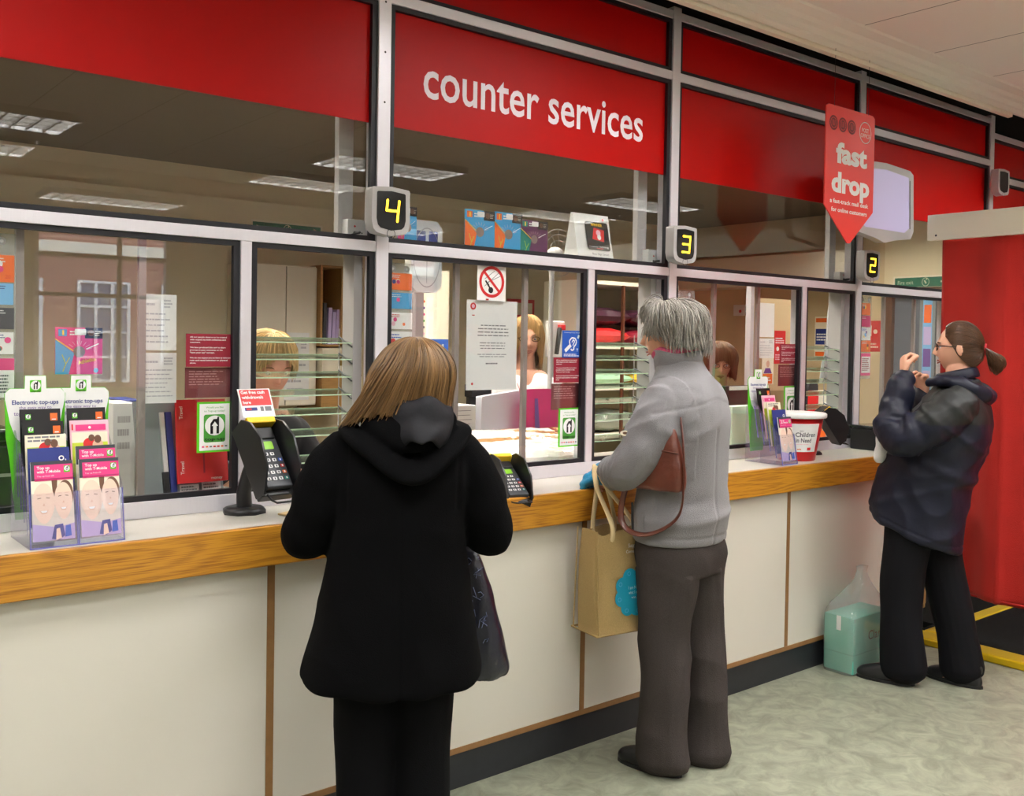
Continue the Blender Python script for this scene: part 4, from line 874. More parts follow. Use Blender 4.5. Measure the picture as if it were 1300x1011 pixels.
m = MB().frame((0, 0, 0), (1, 0, 0), (0, .25, .97)); m.box(-.13, .15, 0, .36, -.012, 0, midgrey); m.box(-.05, -.035, .12, .32, 0, .008, white_gloss); m.box(-.032, -.012, .02, .32, 0, .010, P['navy']); m.box(-.055, -.035, .0, .12, 0, .008, black)
m.build('panel', lean); m = MB().frame((0, -.013, 0), (1, 0, 0), (0, .25, .97)); m.box(-.005, .06, .012, .075, 0, .0015, P['white']); m.box(.07, .135, .012, .08, 0, .0015, P['white']); m.M = m.M @ Matrix.Translation((0, 0, .0015))
m.lines(0, .016, .055, .072, 6, P['grey'], 1, 3); m.lines(.075, .016, .13, .076, 6, P['grey'], 1, 4); m.build('label_sheets', lean)
rb = thing('red_booklet', 'red booklet held in the grey rack behind the green top-up sign', 'booklet', (1.235, 0.105, CT+.08)); m = MB().frame((0, 0, 0), (1, .0, .0), (.05, .25, .97)); m.box(-.085, .085, 0, .28, 0, .012, P['red']); m.M = m.M @ Matrix.Translation((0, 0, .012)); m.quad(-.0, .03, .006, .19, P['maroon'], 1)
m.text('Travel', -.07, .05, .012, P['white'], 1, rot=pi/2); m.text('Travel', -.07, .235, .012, P['white'], 1, rot=pi/2); m.text('money', .045, .012, .010, P['white'], 1); m.build('cover', rb)
slab('pc_tower', 'pc4', 'white computer box behind the left glass', 'computer', .3, white_gloss, CT, draw=lambda b, w, h: b.lines(-w*.3, h*.5, w*.3, h*.9, 3, ltgrey, 1))
slab('file_box', 'bluebox4', 'white box file with blue lid behind the left glass', 'box', .2, P['navy'], 1.318, bev=.003); slab('file_box', 'bluebox4', 'white lower box under the blue lid behind the left glass', 'box', .2, white_gloss, CT) if False else None
m = MB().box(1.10, 1.20, .36, .6, CT, 1.317, white_gloss); m.build('paper_box', bevel=.003, label='white box under the blue topped file behind the left glass', cat='box')
pr = thing('printer', 'black counter printer at the left photo edge behind the glass', 'printer', (.60, .30, CT)); MB().box(-.14, .12, -.02, .20, 0, .22, black).build('case', pr, bevel=.012); MB().box(-.12, .10, -.03, .15, .225, .27, black_gloss).build('lid', pr, bevel=.012); MB().box(-.10, .10, -.024, -.02, .12, .13, ltgrey).build('paper_slot', pr)
red_case = MB().box(.48, .66, .525, .555, CT+.0, 1.33, mat('rose_case', s2l(196, 96, 110), .4)); red_case.build('rose_folder', bevel=.01, label='rose red folder behind the black printer at the left edge', cat='folder')
pink = thing('pink_folder', 'tall magenta folder leaning behind the middle glass', 'folder', (3.03, .42, CT)); m = MB().frame((0, 0, 0), (1, 0, 0), (0, .08, 1)); m.prism([(-.115, 0), (.15, 0), (.15, .345), (-.14, .345)], -.012, 0, P['magenta']); m.build('cover', pink)
m = MB().frame((0, -.002, 0), (1, 0, 0), (0, .08, 1)); m.poly([(-.07, .02), (-.03, .02), (-.04, .3), (-.06, .3)], P['purple'], 3); m.tube([(.10, .22, .01), (.10, .33, .01), (.13, .335, .01)], .004, black, n=6); m.build('cover_print', pink)
wm = thing('office_monitor', 'white backed computer monitor behind the middle glass', 'monitor', (2.85, .52, CT)); m = MB().frame((0, 0, 0), (1, .1, 0), (0, 0, 1)); m.prism([(-.15, .06), (.13, .05), (.12, .335), (-.145, .31)], -.04, 0, mat('bluish_white', s2l(222, 222, 232), .35)); m.build('casing', wm, bevel=.008); MB().lathe([(0, 0), (.08, 0), (.08, .01), (.02, .02), (.02, .09)], white_gloss, c=(0, .03, 0)).build('stand', wm)
bm_ = thing('screen_stand', 'black monitor stand behind the middle glass', 'stand', (2.80, .66, CT)); MB().box(-.05, .05, 0, .03, .0, .36, black).build('column', bm_, bevel=.004); MB().box(-.06, .06, -.03, .03, .30, .36, black_gloss).build('head', bm_, bevel=.004)
def stack(b, w, h): b.lines(-w*.45, h*.05, w*.45, h*.95, 12, P['grey'], 1, 4, fill=.12, gaps=False)
slab('paper_stack', 'papers', 'white stack of forms behind the shoulder of the long haired customer', 'papers', .2, white, CT, draw=stack)
ph = thing('wall_phone', 'white wall phone with dark handset and red light behind the hearing sign', 'phone', (3.56, .95, 1.50)); MB().box(-.055, .055, 0, .04, 0, .20, white_gloss).build('body', ph, bevel=.006); MB().tube([(-.03, -.03, .02), (-.035, -.045, .08), (-.01, -.03, .16)], .013, black).build('handset', ph); MB().box(.0, .045, -.02, 0, .15, .18, P['red']).build('call_light', ph, bevel=.004); MB().box(-.02, .02, .04, .06, -.485, .0, ltgrey).build('support_column', ph)
# A: right office desk things
slab('desk_monitor', 'mon2', 'black monitor with white top edge in front of the brown haired clerk', 'monitor', .06, black, CT, draw=lambda b, w, h: b.quad(-w*.5, h*.93, w*.5, h, P['white'], 4))
slab('pc_tower', 'pc2', 'pale green computer casing right of the grey haired customer', 'computer', .08, mat('pale_green_plastic', s2l(200, 222, 200), .35), CT)
def cardw(name, key, label, cat, base, draw=None, group=None):
    x0, x1, z0, z1, y = T[key]; return card(name, key, label, cat, group, base, draw=draw)
# a partition screen in the office carries the pinned papers
pt = thing('pinboard', 'tan pinboard on a bright metal post behind the bay 2 glass', 'board', (5.45, .93, 0)); MB().box(-.20, .34, 0, .02, 1.28, 1.90, tan_board).build('panel', pt); MB().box(-.235, -.20, -.02, .02, .0, 2.0, alu).build('post', pt); MB().box(.30, .33, 0.0, .02, 0, 1.28, alu).build('post', pt)
cardw('pinned_paper', 'pap2a', 'upper white paper pinned beside the bright post in bay 2', 'paper', 'white', group='papers pinned in bay 2'); cardw('pinned_paper', 'pap2b', 'lower white paper pinned beside the bright post in bay 2', 'paper', 'white', paper(5, 4), group='papers pinned in bay 2')
cardw('red_poster', 'redpost2', 'small red poster behind the maroon notice in bay 2', 'poster', 'red', lambda b, w, h: (b.lines(-w*.4, h*.1, w*.4, h*.3, 3, P['white'], 1, 4), b.disc(-w*.2, -h*.05, w*.12, P['white'], 1), b.lines(-w*.4, -h*.4, w*.4, -h*.2, 3, P['rose'], 1, 8)))
cardw('portrait_leaflet', 'port2', 'leaflet with a person in a blue shirt below the pinned papers', 'leaflet', 'cream', lambda b, w, h: (b.disc(0, h*.28, w*.14, P['skin2'], 2, ry=h*.13), b.poly([(-w*.35, -h*.08), (-w*.2, h*.12), (w*.2, h*.12), (w*.35, -h*.08)], P['purple'], 1), b.quad(-w*.4, -h*.48, w*.4, -h*.1, P['orange'], 1), b.lines(-w*.3, -h*.4, w*.3, -h*.2, 2, P['white'], 2, 3)))
# ------------------------------------------------------------------ office back wall
cb = thing('wall_cupboard', 'cream double wall cupboard seen through serving window 4', 'cupboard', (2.86, 2.9, 1.13))
MB().box(-.26, .25, .01, .29, 0, .94, cream_paint).build('carcass', cb)
for a, b in ((-.255, .018), (.024, .245)):
    d = MB().box(a, b, -.01, .008, .005, .93, mat('cream_door', s2l(240, 233, 214), .45)).build('door', cb, bevel=.003)
MB().ball((.045, -.02, .43), .012, dkgrey).build('door_knob', cb)
cardw_ = card('pinned_list', 'x', 'white sheets pinned on the cream cupboard door', 'paper', rect=(2.87, 3.05, 1.17, 1.62, 2.885), draw=paper(5, 3))
su = thing('shelf_unit', 'wooden pigeonhole shelf unit with upright files right of the cream cupboard', 'shelves', (3.27, 2.84, 1.10))
m = MB()
for x in (-.155, .0, .15): m.box(x-.008, x+.008, 0, .33, .43, .97, wood_mid)
for z in (.0, .225, .43, .965): m.box(-.16, .16, 0, .33, z, z+.014, wood_mid)
m.box(-.16, .16, .32, .335, 0, .97, wood_mid); m.build('carcass', su)
m = MB().box(-.15, .15, -.01, .30, .245, .42, cream_paint); m.build('drawer', su, bevel=.003); MB().box(-.018, .018, -.018, -.01, .30, .36, mat('brass', s2l(170, 140, 70), .3, .8)).build('drawer_pull', su)
MB().box(-.15, .15, -.005, .30, .016, .223, wood_mid).build('drawer', su, bevel=.003)
R = random.Random(5)
for k, (x, c_, h_) in enumerate([(-.12, 'dkgrey', .28), (-.085, 'lilac', .25), (-.055, 'lilac', .22), (-.03, 'lilac', .24), (.035, 'cream', .34), (.06, 'white', .26), (.09, 'lilac', .30), (.12, 'lilac', .29)]):
    m = MB().frame((3.27+x, 2.86, 1.545), (1, 0, 0), (R.uniform(-.08, .08), 0, 1)); m.box(-.012, .012, 0, h_, -.20, 0, P[c_])
    m.build('upright_file', label=['dark grey file at the left of the pigeonhole', 'lilac file leaning beside the dark grey one', 'short lilac file in the middle of the left pigeonhole', 'lilac file next to the pigeonhole divider', 'tall cream file in the right pigeonhole', 'white file in the right pigeonhole', 'lilac file in the right pigeonhole', 'lilac file at the right end of the pigeonhole'][k], cat='file', group='upright files in the pigeonholes')
def exit_sign(name, x, y, z, nx, label, s=1.0):
    m = MB().frame((x, y, z), nx, (0, 0, 1)); m.box(-.27*s, .27*s, -.05*s, .05*s, -.004, 0, P['cream']); m.quad(-.255*s, -.037*s, .255*s, .037*s, P['exitgreen'], 1)
    m.text('Fire exit', -.165*s, 0, .030*s, P['cream'], 2, width=.13*s); m.ring(.0, 0, .03*s, .004, P['cream'], 2, ry=.034*s); m.bar(-.01*s, .012*s, .005*s, -.012*s, .012*s, P['cream'], 2); m.disc(.008*s, .022*s, .006*s, P['cream'], 2)
    m.bar(.12*s, 0, .22*s, 0, .014*s, P['cream'], 2); m.poly([(.20*s, .025*s), (.24*s, 0), (.20*s, -.025*s)], P['cream'], 2); return m.build(name, label=label, cat='sign', group='green fire exit signs')
exit_sign('exit_sign', 3.03, 3.19, 2.335, (1, 0, 0), 'long green fire exit sign on the office wall above serving window 4')
exit_sign('exit_sign', XW-.005, .80, 2.10, (0, -1, 0), 'green fire exit sign above the grey door at the far right')
card('framed_notice', 'frame3', 'white notice in a red frame on the office wall behind the middle clerk', 'notice', base='red', rect=(4.99, 5.285, 1.35, 1.937, 3.185), draw=lambda b, w, h: (b.quad(-w*.42, h*.28, w*.42, h*.45, P['cream'], 1), b.quad(-w*.42, -h*.45, w*.42, h*.22, P['cream'], 1)))
wp = thing('price_chart', 'tall white price chart with coloured dots standing behind the glass right of column 4', 'chart', (3.09, 1.5, 0)); m = MB().frame((0, 0, 0)); m.box(-.125, .125, 1.59, 1.98, -.01, 0, P['cream']); m.box(-.125, .125, 1.35, 1.59, -.01, 0, P['blue'])
for i, c_ in enumerate(('orange', 'purple', 'pink', 'green_dark', 'grey', 'rose')): m.disc(-.045, 1.80-.036*i, .007, P[c_], 1)
m.text('H', .07, 1.535, .05, P['white'], 1, bold=.05); m.build('board', wp); MB().box(-.1, .1, .0, .03, 0, 1.4, ltgrey).build('stand', wp)
hp = thing('heater_panel', 'pale rounded wall unit with two dark windows behind the glass right of column 4', 'heater', (2.36, .46, 1.81)); m = MB().frame((0, 0, 0)); m.rrect(-.08, -.02, .08, .29, .03, white_gloss, 0); m.M = m.M; m2 = MB().frame((0, 0, 0))
pts = [(-.08+.03, -.02), (.05, -.02), (.08, .01), (.08, .26), (.05, .29), (-.05, .29), (-.08, .26), (-.08, .01)]; m2.prism(pts, -.05, 0, white_gloss); m2.build('casing', hp, bevel=.01)
m = MB().frame((0, -.0006, 0)); m.rrect(-.055, .20, -.008, .245, .005, P['navy'], 1); m.rrect(.008, .20, .055, .245, .005, P['navy'], 1); m.ring(0, .13, .07, .003, ltgrey, 1, ry=.13); m.bar(0, .02, 0, .16, .002, P['grey'], 1); m.build('front_windows', hp); MB().box(-.02, .02, .05, .09, -.7945, .1, ltgrey).build('pole', hp)
# shelving with parcels behind serving window 3
sv = thing('parcel_shelves', 'cream shelving with parcels behind serving window 3', 'shelves', (4.80, 1.55, 0)); m = MB()
for x in (-.42, .42): m.box(x-.015, x+.015, 0, .45, 0, 2.0, cream_paint)
m.box(-.42, .42, .44, .46, 0, 2.0, mat('shelf_back', s2l(190, 182, 152), .6)); m.build('frame', sv)
for z in (.95, 1.27, 1.545, 1.97): MB().box(-.405, .405, 0, .44, z, z+.025, cream_paint).build('shelf', sv)
for x in (-.13, .12): MB().box(x-.008, x+.008, -.02, .0, .95, 1.97, wood_dark).build('divider', sv)
def sack(x, z, w_, h_, d, m_, label, seed):
    mb = MB().frame((x, 1.75, z), (1, 0, 0), (0, 1, 0)); pillow(mb, w_, d, h_, lambda u, v: m_, n=14, seed=seed, pw=2.2); return mb.build('parcel_bag', label=label, cat='parcel', group='parcels on the shelves behind serving window 3')
pb_d = mat('plum_bag', s2l(70, 34, 52), .3, coat=.4)
sack(4.62, 1.70, .42, .13, .30, pb_d, 'dark plum mail bag on the top shelf, left', 1); sack(4.98, 1.70, .34, .12, .30, pb_d, 'dark plum mail bag on the top shelf, right', 2)
sack(4.62, 1.571, .40, .125, .30, P['red'], 'red mail bag lying under the plum one', 3); sack(4.98, 1.571, .34, .11, .30, P['maroon'], 'maroon mail bag on the top shelf', 4)
sack(4.66, 1.296, .40, .09, .30, mat('pale_green_bag', s2l(160, 205, 168), .4), 'pale green mail bag on the middle shelf', 5); sack(5.02, 1.296, .28, .08, .28, P['yellow'], 'yellow padded envelope on the middle shelf', 6)
sack(4.70, .976, .46, .16, .32, mat('clear_grey_bag', s2l(150, 158, 148), .25, coat=.5), 'clear grey bag on the lowest visible shelf', 7)
# right end
fc = thing('fire_call_point', 'small white alarm box with red dot on the cross wall of bay 2', 'alarm', (XW-.002, 2.55, 1.905)); m = MB().frame((0, 0, 0), (0, -1, 0), (0, 0, 1)); m.box(-.07, .06, -.05, .05, 0, .04, white_gloss); m.build('case', fc, bevel=.005); m = MB().frame((-.041, 0, 0), (0, -1, 0), (0, 0, 1)); m.disc(.01, -.01, .015, P['red'], 1); m.build('red_dot', fc)
def wallcard(name, y0, y1, z0, z1, base, label, draw, x=XW-.003, cat='poster'):
    w_, h_ = y0-y1, z1-z0; m = MB().frame((x, (y0+y1)/2, (z0+z1)/2), (0, -1, 0), (0, 0, 1)); m.box(-w_/2, w_/2, -h_/2, h_/2, -.003, 0, P[base]); draw(m, w_, h_); return m.build(name, label=label, cat=cat)
wallcard('safety_poster', 1.78, 1.58, 1.49, 1.84, 'cream', 'cream poster with orange and blue blocks seen through serving window 2', lambda b, w, h: (b.quad(-w*.45, h*.36, w*.42, h*.46, P['orange'], 1), b.quad(-w*.45, -h*.18, w*.42, h*.2, P['navy'], 1), b.quad(-w*.45, -h*.46, w*.42, -h*.36, P['orange'], 1), b.lines(-w*.4, -h*.1, w*.3, h*.1, 3, P['white'], 2, 3)))
wallcard('fire_action_poster', 1.30, 1.17, 1.55, 1.80, 'red', 'red fire action poster beside the dark door frame', lambda b, w, h: (b.quad(-w*.4, h*.0, -w*.1, h*.35, P['cream'], 1), b.disc(w*.15, h*.15, w*.14, P['cream'], 1), b.lines(-w*.4, -h*.4, w*.4, -h*.2, 2, P['cream'], 1, 3)))
nb = thing('notice_stand', 'grey aluminium notice frame with coloured leaflets beside the grey door', 'notice frame', (XW-.02, .80, 0)); m = MB().frame((0, 0, 0), (0, -1, 0), (0, 0, 1))
for a in (-.015, .085, .17): m.box(a-.012, a+.012, 0, 2.02, -.015, .01, midgrey)
m.build('frame', nb); m = MB().frame((-.012, 0, 0), (0, -1, 0), (0, 0, 1)); m.quad(.0, .3, .075, 1.98, P['ltblue'], 0)
for i, c_ in enumerate(('orange', 'lilac', 'purple', 'lilac', 'rose', 'lilac', 'purple')): m.quad(.008, 1.78-.17*i, .068, 1.92-.17*i, P[c_], 1)
m.build('leaflet_panel', nb)
m = MB().box(5.28, 5.45, .45, .50, CT, 1.305, P['cream']); m.box(5.275, 5.30, .445, .505, CT, 1.305, P['red']); m.box(5.435, 5.46, .445, .505, CT, 1.305, P['red']); 
m.build('red_edged_folder', label='cream folder with red edges standing in serving window 2', cat='folder')
och = thing('office_chair', 'high backed black office chair seen through serving window 2', 'chair', (6.45, 1.25, 0), radians(20))
m = MB().frame((0, 0, 0)); m.prism([(-.17, 1.0), (.17, 1.0), (.15, 1.28), (.08, 1.33), (-.08, 1.33), (-.15, 1.27)], -.05, 0, mat('black_fabric', s2l(40, 38, 42), .9)); m.build('backrest', och, bevel=.02)
MB().box(-.22, .22, -.40, .02, .72, .80, black).build('seat', och, bevel=.03); MB().lathe([(.03, .05), (.03, .72)], dkgrey, c=(0, -.2, 0)).build('column', och); m = MB()
for k in range(5): m.tube([(0, -.2, .08), (.28*cos(k*1.257), -.2+.28*sin(k*1.257), .03)], .02, dkgrey)
m.build('base', och); MB().box(-.03, .03, 0, .03, .75, 1.05, dkgrey).build('back_support', och)
# curtain of white paper rolls by the post of window 2
wr = thing('paper_roll', 'long white paper hanging beside the inner post of serving window 2', 'paper', (4.955, .165, 1.40)); m = MB(); m.tube([(0, 0, 0), (.0, 0, .08), (.025, 0, .16), (.03, 0, .36), (.04, 0, .503)], [(.075, .006), (.06, .006), (.045, .008), (.04, .012), (.02, .006)], white, n=14, upv=(0, 1, 0)); m.build('sheet', wr)
for k, (x, c_, s) in enumerate(((5.20, 'orange', 'orange'), (5.25, 'white', 'white'), (5.29, 'white', 'second white'), (5.33, 'ltblue', 'pale blue'))):
    m = MB().box(x, x+.035, .25, .40, CT, CT+.20+.01*k, P[c_]); m.build('box_file', bevel=.003, label=s+' box file on the office worktop behind the black cash box', cat='file', group='box files behind the black cash box')
# envelope and slips on the counter
en = thing('paper_note', 'cream envelope on the counter beside the long haired customer\'s elbow', 'envelope', (1.47, -.20, CT), radians(20)); m = MB().box(-.09, .09, -.05, .05, 0, .006, mat('manila', s2l(226, 196, 140), .6)); m.build('envelope_body', en, bevel=.002)
m = MB().frame((1.58, .02, 0), (1, .2, 0), (-.2, 1, 0), (0, 0, 1)); m.box(-.10, .06, .04, .12, CT, CT+.004, P['maroon']); m.build('passbook', label='flat maroon passbook passing under the slats of serving window 4', cat='booklet')
# ------------------------------------------------------------------ people: builders
def sculpt(mb, name, parent, mats, voxel=0.007, smooth=4, fold=None, matfn=None, sfac=0.5, label=None):
    """fuses overlapping closed shapes into one continuous surface, then presses folds into it"""
    me = bpy.data.meshes.new('tmp'); me.from_pydata([tuple(v) for v in mb.v], [], mb.f); o = bpy.data.objects.new('tmp', me); COL.objects.link(o)
    r = o.modifiers.new('r', 'REMESH'); r.mode = 'VOXEL'; r.voxel_size = voxel; r.use_smooth_shade = True
    s = o.modifiers.new('s', 'SMOOTH'); s.iterations = smooth; s.factor = sfac
    dg = bpy.context.evaluated_depsgraph_get(); new = bpy.data.meshes.new_from_object(o.evaluated_get(dg)); bpy.data.objects.remove(o); bpy.data.meshes.remove(me)
    if fold:
        ns = [v.normal.copy() for v in new.vertices]
        for v, n_ in zip(new.vertices, ns): v.co = v.co + n_*fold(v.co, n_)
    new.materials.clear()
    for m in mats: new.materials.append(m)
    for p_ in new.polygons:
        p_.use_smooth = True; p_.material_index = matfn(p_.center) if matfn else 0
    new.name = name; new.update(); o = bpy.data.objects.new(name, new); COL.objects.link(o); o.parent = parent
    if label: o['label'] = label
    return o
def nz(x, y, z): return noise.noise(Vector((x, y, z)))
def rz_(x, y, z): return 1-2.6*abs(noise.noise(Vector((x, y, z))))   # sharp-crested folds
def g(x, s): return exp(-(x/s)**2)

def rings(mb, rs, m, n=44, e=2.4, steps=5):
    """rs: (cx, cy, z, rx, ry, tilt) rings joined into a closed body"""
    rs = bez([tuple(r)+((0,) if len(r) == 5 else ()) for r in rs], steps); vs = []; fs = []
    for cx, cy, z, rx, ry, ty in rs:
        for i in range(n):
            a = 2*pi*i/n; c_, s_ = cos(a), sin(a); x = rx*abs(c_)**(2/e)*(1 if c_ > 0 else -1); y = ry*abs(s_)**(2/e)*(1 if s_ > 0 else -1)
            vs.append((cx+x, cy+y, z+ty*y))
    k = len(rs); fs = [(j*n+i, j*n+(i+1) % n, (j+1)*n+(i+1) % n, (j+1)*n+i) for j in range(k-1) for i in range(n)]
    fs += [tuple(range(n-1, -1, -1)), tuple((k-1)*n+i for i in range(n))]
    return mb.add(vs, fs, m, True)
def limb(mb, pts, m, n=18, steps=6, upv=(0, 1, 0.01), ripple=None):
    """pts: (x, y, z, r) or (x, y, z, rside, rup); rounded ends"""
    pts = [p if len(p) == 5 else (*p, p[3]) for p in pts]; q = bez(pts, steps); a, b = Vector(q[0][:3]), Vector(q[1][:3]); c, d = Vector(q[-1][:3]), Vector(q[-2][:3])
    d0 = (a-b).normalized(); d1 = (c-d).normalized(); P_ = []; R_ = []
    for k in (0.98, 0.8, 0.45): P_.append(a+d0*q[0][3]*k*0.8); R_.append((q[0][3]*sqrt(1-k*k), q[0][4]*sqrt(1-k*k)))
    for p in q: P_.append(Vector(p[:3])); R_.append((p[3], p[4]))
    for k in (0.45, 0.8, 0.98): P_.append(c+d1*q[-1][3]*k*0.8); R_.append((q[-1][3]*sqrt(1-k*k), q[-1][4]*sqrt(1-k*k)))
    return mb.tube(P_, R_, m, n=n, upv=upv, ripple=ripple)

def head_mesh(mb, M, m, fat=1.0):
    def fn(d, q):
        x, y, z = q; k = max(0, -d.z); x *= (1-.26*k**1.2)*fat
        if d.y < 0: y *= 1-.30*k**1.5
        if d.z > 0: x *= 1+.05*d.z
        f = max(0.0, d.y)**0.7; ax = abs(x); nzw = .0085+.004*min(1, max(0, -(z-.01)/.04))
        y += f*(.024*g(x, nzw)*(exp(-((z+.020)/.020)**2) if z > -.020 else g(z+.020, .009)) + .010*g(x, .008)*g(z-.012, .022) - .010*g(ax-.031, .014)*g(z-.010, .011)
             + .0045*g(ax-.026, .02)*g(z-.032, .008) + .005*g(ax-.040, .018)*g(z+.022, .02) + .0065*g(x, .019)*g(z+.051, .0055) + .0065*g(x, .017)*g(z+.063, .006) - .003*g(x, .022)*g(z+.057, .003) + .011*g(x, .020)*g(z+.090, .014))
        return Vector((x, y, z))
    old = mb.M; mb.M = M; mb.ball((0, 0, 0), (.074, .092, .115), m, 72, 56, fn)
    for s in (-1, 1):
        mb.M = M @ Matrix.Translation((s*.074*fat, -.010, -.008)) @ Matrix.Rotation(s*radians(-22), 4, 'Z') @ Matrix.Rotation(radians(-12), 4, 'X')
        mb.ball((0, 0, 0), (.007, .017, .030), m, 16, 12); mb.ball((s*.004, -.006, .004), (.006, .012, .022), m, 14, 10)
    mb.M = old
def head_parts(parent, M, eye=(0.10, 0.16, 0.22), lip=(172, 92, 84), brow=(90, 66, 44), lids=True):
    for s in (-1, 1):
        e = MB(); e.M = M @ Matrix.Translation((s*.031, .0705, .009)); e.ball((0, 0, 0), (.0122, .0105, .0092), mat('eye_white', (.78, .76, .74), .2), 16, 12)
        e.ball((0, .0062, -.001), (.0052, .0050, .0052), mat('iris', eye, .2), 12, 8); e.ball((0, .0098, -.001), (.0023, .0022, .0023), black_gloss, 8, 6); e.build('eye', parent)
        b = MB(); b.M = M; b.tube([(s*.014, .086, .027), (s*.03, .086, .033), (s*.048, .072, .028)], [.0022, .0030, .0014], mat('brow_%d' % brow[0], s2l(*brow), .9), n=8); b.build('eyebrow', parent)
    l = MB(); l.M = M
    l.tube([(-.022, .078, -.057), (-.009, .0915, -.052), (0, .0925, -.0535), (.009, .0915, -.052), (.022, .078, -.057)], [.001, .0032, .0028, .0032, .001], mat('lips_%d' % lip[0], s2l(*lip), .45), n=8)
    l.tube([(-.021, .078, -.058), (0, .0915, -.0635), (.021, .078, -.058)], [.001, .0042, .001], mat('lips_%d' % lip[0], s2l(*lip), .45), n=8); l.build('lips', parent)

def hand(mb, wrist, F, N, m, side=1, curl=(0.5, 0.6, 0.65, 0.7), thumb=(0.55, 0.35), sc=1.0):
    """wrist point, finger direction F, palm side N; side +1 puts the thumb towards F x N"""
    F = Vector(F).normalized(); N = Vector(N); N = (N-F*N.dot(F)).normalized(); S = F.cross(N)*side; w0 = Vector(wrist)
    mb.tube([w0-F*.03*sc, w0, w0+F*.025*sc, w0+F*.06*sc, w0+F*.088*sc, w0+F*.094*sc], [(.024*sc, .019*sc), (.025*sc, .018*sc), (.034*sc, .017*sc), (.041*sc, .015*sc), (.040*sc, .012*sc), (.034*sc, .008*sc)], m, n=18, upv=N)
    for i, (off, L) in enumerate(((.031, .070), (.0105, .080), (-.0105, .074), (-.030, .058))):
        p = w0+F*(.084-.005*abs(i-1))*sc+S*off*sc; a = 0.12; c_ = curl[i]; pts = [p-F*.012*sc, p]; rr = [.0095*sc, .0098*sc]
        for j, fr_ in enumerate((.44, .32, .24)):
            a += c_*(0.9 if j == 0 else 1.15); d = F*cos(a)+N*sin(a)+S*(off*1.6)*cos(a); d.normalize(); p1 = p+d*L*fr_*sc; pts += [(p+p1)/2, p1]; rr += [(.0088-.0006*j)*sc, (.0086-.0009*j)*sc]; p = p1
        pts.append(p+(pts[-1]-pts[-2]).normalized()*.004*sc); rr.append(.003*sc); mb.tube(pts, rr, m, n=10, upv=S)
    a = thumb[0]; p = w0+F*.022*sc+S*.024*sc; pts = [p-S*.012*sc, p]; rr = [.012*sc, .0135*sc]
    for j, L in enumerate((.036, .030, .024)):
        d = (F*cos(a)+S*sin(a)*(1-thumb[1]*j*.6)+N*thumb[1]*(j+.6)*.8).normalized(); p = p+d*L*sc; pts.append(p); rr.append((.0118-.0014*j)*sc); a -= .12
    pts.append(p+d*.004*sc); rr.append(.004*sc); mb.tube(pts, rr, m, n=10, upv=N)

def strands(name, parent, guides, n, m_base, width=0.0022, jit=0.006, seed=0, wave=0.0, wl=20, base=True, mb=None, segs=3, clump=0.0):
    """guides: function(u) -> list of points; a smooth under-volume plus loose strands along it"""
    R = random.Random(seed); mb = mb or MB(); tints = []
    if base:
        G = [guides(i/64) for i in range(65)]; k = len(G[0])
        vs = [p for gl in G for p in gl]; fs = [(i*k+j, (i+1)*k+j, (i+1)*k+j+1, i*k+j+1) for i in range(64) for j in range(k-1)]
        mb.add(vs, fs, m_base, True); tints += [0.35+0.3*nz((i//k)*.8, (i % k)*.1, 3) for i in range(len(vs))]
    for s in range(n):
        u = R.random(); gl = guides(u); k = len(gl); cl = [R.gauss(0, jit) for _ in range(3)]; ph = R.uniform(0, 6.28); tn = min(1, max(0, R.gauss(.5, .22))); t0 = R.uniform(0, .25) if R.random() < .5 else 0
        lift = abs(R.gauss(0, jit*.7)); cen = sum((Vector(p) for p in gl), Vector())/k; k0 = int(t0*k); pts = []
        kend = k-int(R.uniform(0, .12)*k)
        for j in range(k0, kend):
            p = Vector(gl[j]); t = j/(k-1); o = (p-cen); o = o.normalized() if o.length > 1e-5 else Vector((0, 0, 1))
            q = p+o*(lift*sin(min(1, t*1.2)*pi*.6)+.0008)+Vector(cl)*t*0.8
            if wave: q += Vector((sin(t*wl+ph), cos(t*wl*.9+ph), sin(t*wl*1.1+ph*2)))*wave*t
            pts.append(q)
        if len(pts) < 3: continue
        K = len(pts); rr = [width*(.5+.5*sin(pi*min(1, .25+.9*i/(K-1)))) for i in range(K)]; b0 = len(mb.v); mb.tube(pts, rr, m_base, n=segs, cap=False); tints += [tn]*(len(mb.v)-b0)
    o = mb.build(name, parent); at = o.data.attributes.new('tint', 'FLOAT', 'POINT'); at.data.foreach_set('value', tints+[.5]*(len(mb.v)-len(tints))); return o

def hair_dome(c, r, M, S, T, n=18, part=(0, 0)):
    """guides falling from the crown of an ellipsoid; S(phi) total length, T(phi, t) extra push; phi 0 = right, 90 = front"""
    rx, ry, rz = r
    def gfn(u):
        ph = 2*pi*u; L = S(ph); pts = []
        for i in range(n+1):
            s = L*i/n; th = min(s/((rx+rz)/2), radians(100)); over = max(0, s-radians(100)*(rx+rz)/2)
            x = rx*sin(th)*cos(ph); y = ry*sin(th)*sin(ph); z = rz*cos(th)-over; k = 1-min(.35, over*1.0); t = i/n
            p = Vector((x*k+part[0]*(1-sin(th)), y*k+part[1]*(1-sin(th)), z))+Vector(T(ph, t))
            pts.append(M @ (Vector(c)+p))
        return pts
    return gfn
def hair_mat(name, c, a=.45, rough=.42): return mat(name, s2l(*c), rough, noise_s=None, noise_a=a, attr=True, spec=.4)
def HM(pos, yaw=0, pitch=0, roll=0): return Matrix.Translation(pos) @ Matrix.Rotation(yaw, 4, 'Z') @ Matrix.Rotation(pitch, 4, 'X') @ Matrix.Rotation(roll, 4, 'Y')
def person(label, x, y, face_deg, z=0): return thing('person', label, 'person', (x, y, z), radians(face_deg-90))
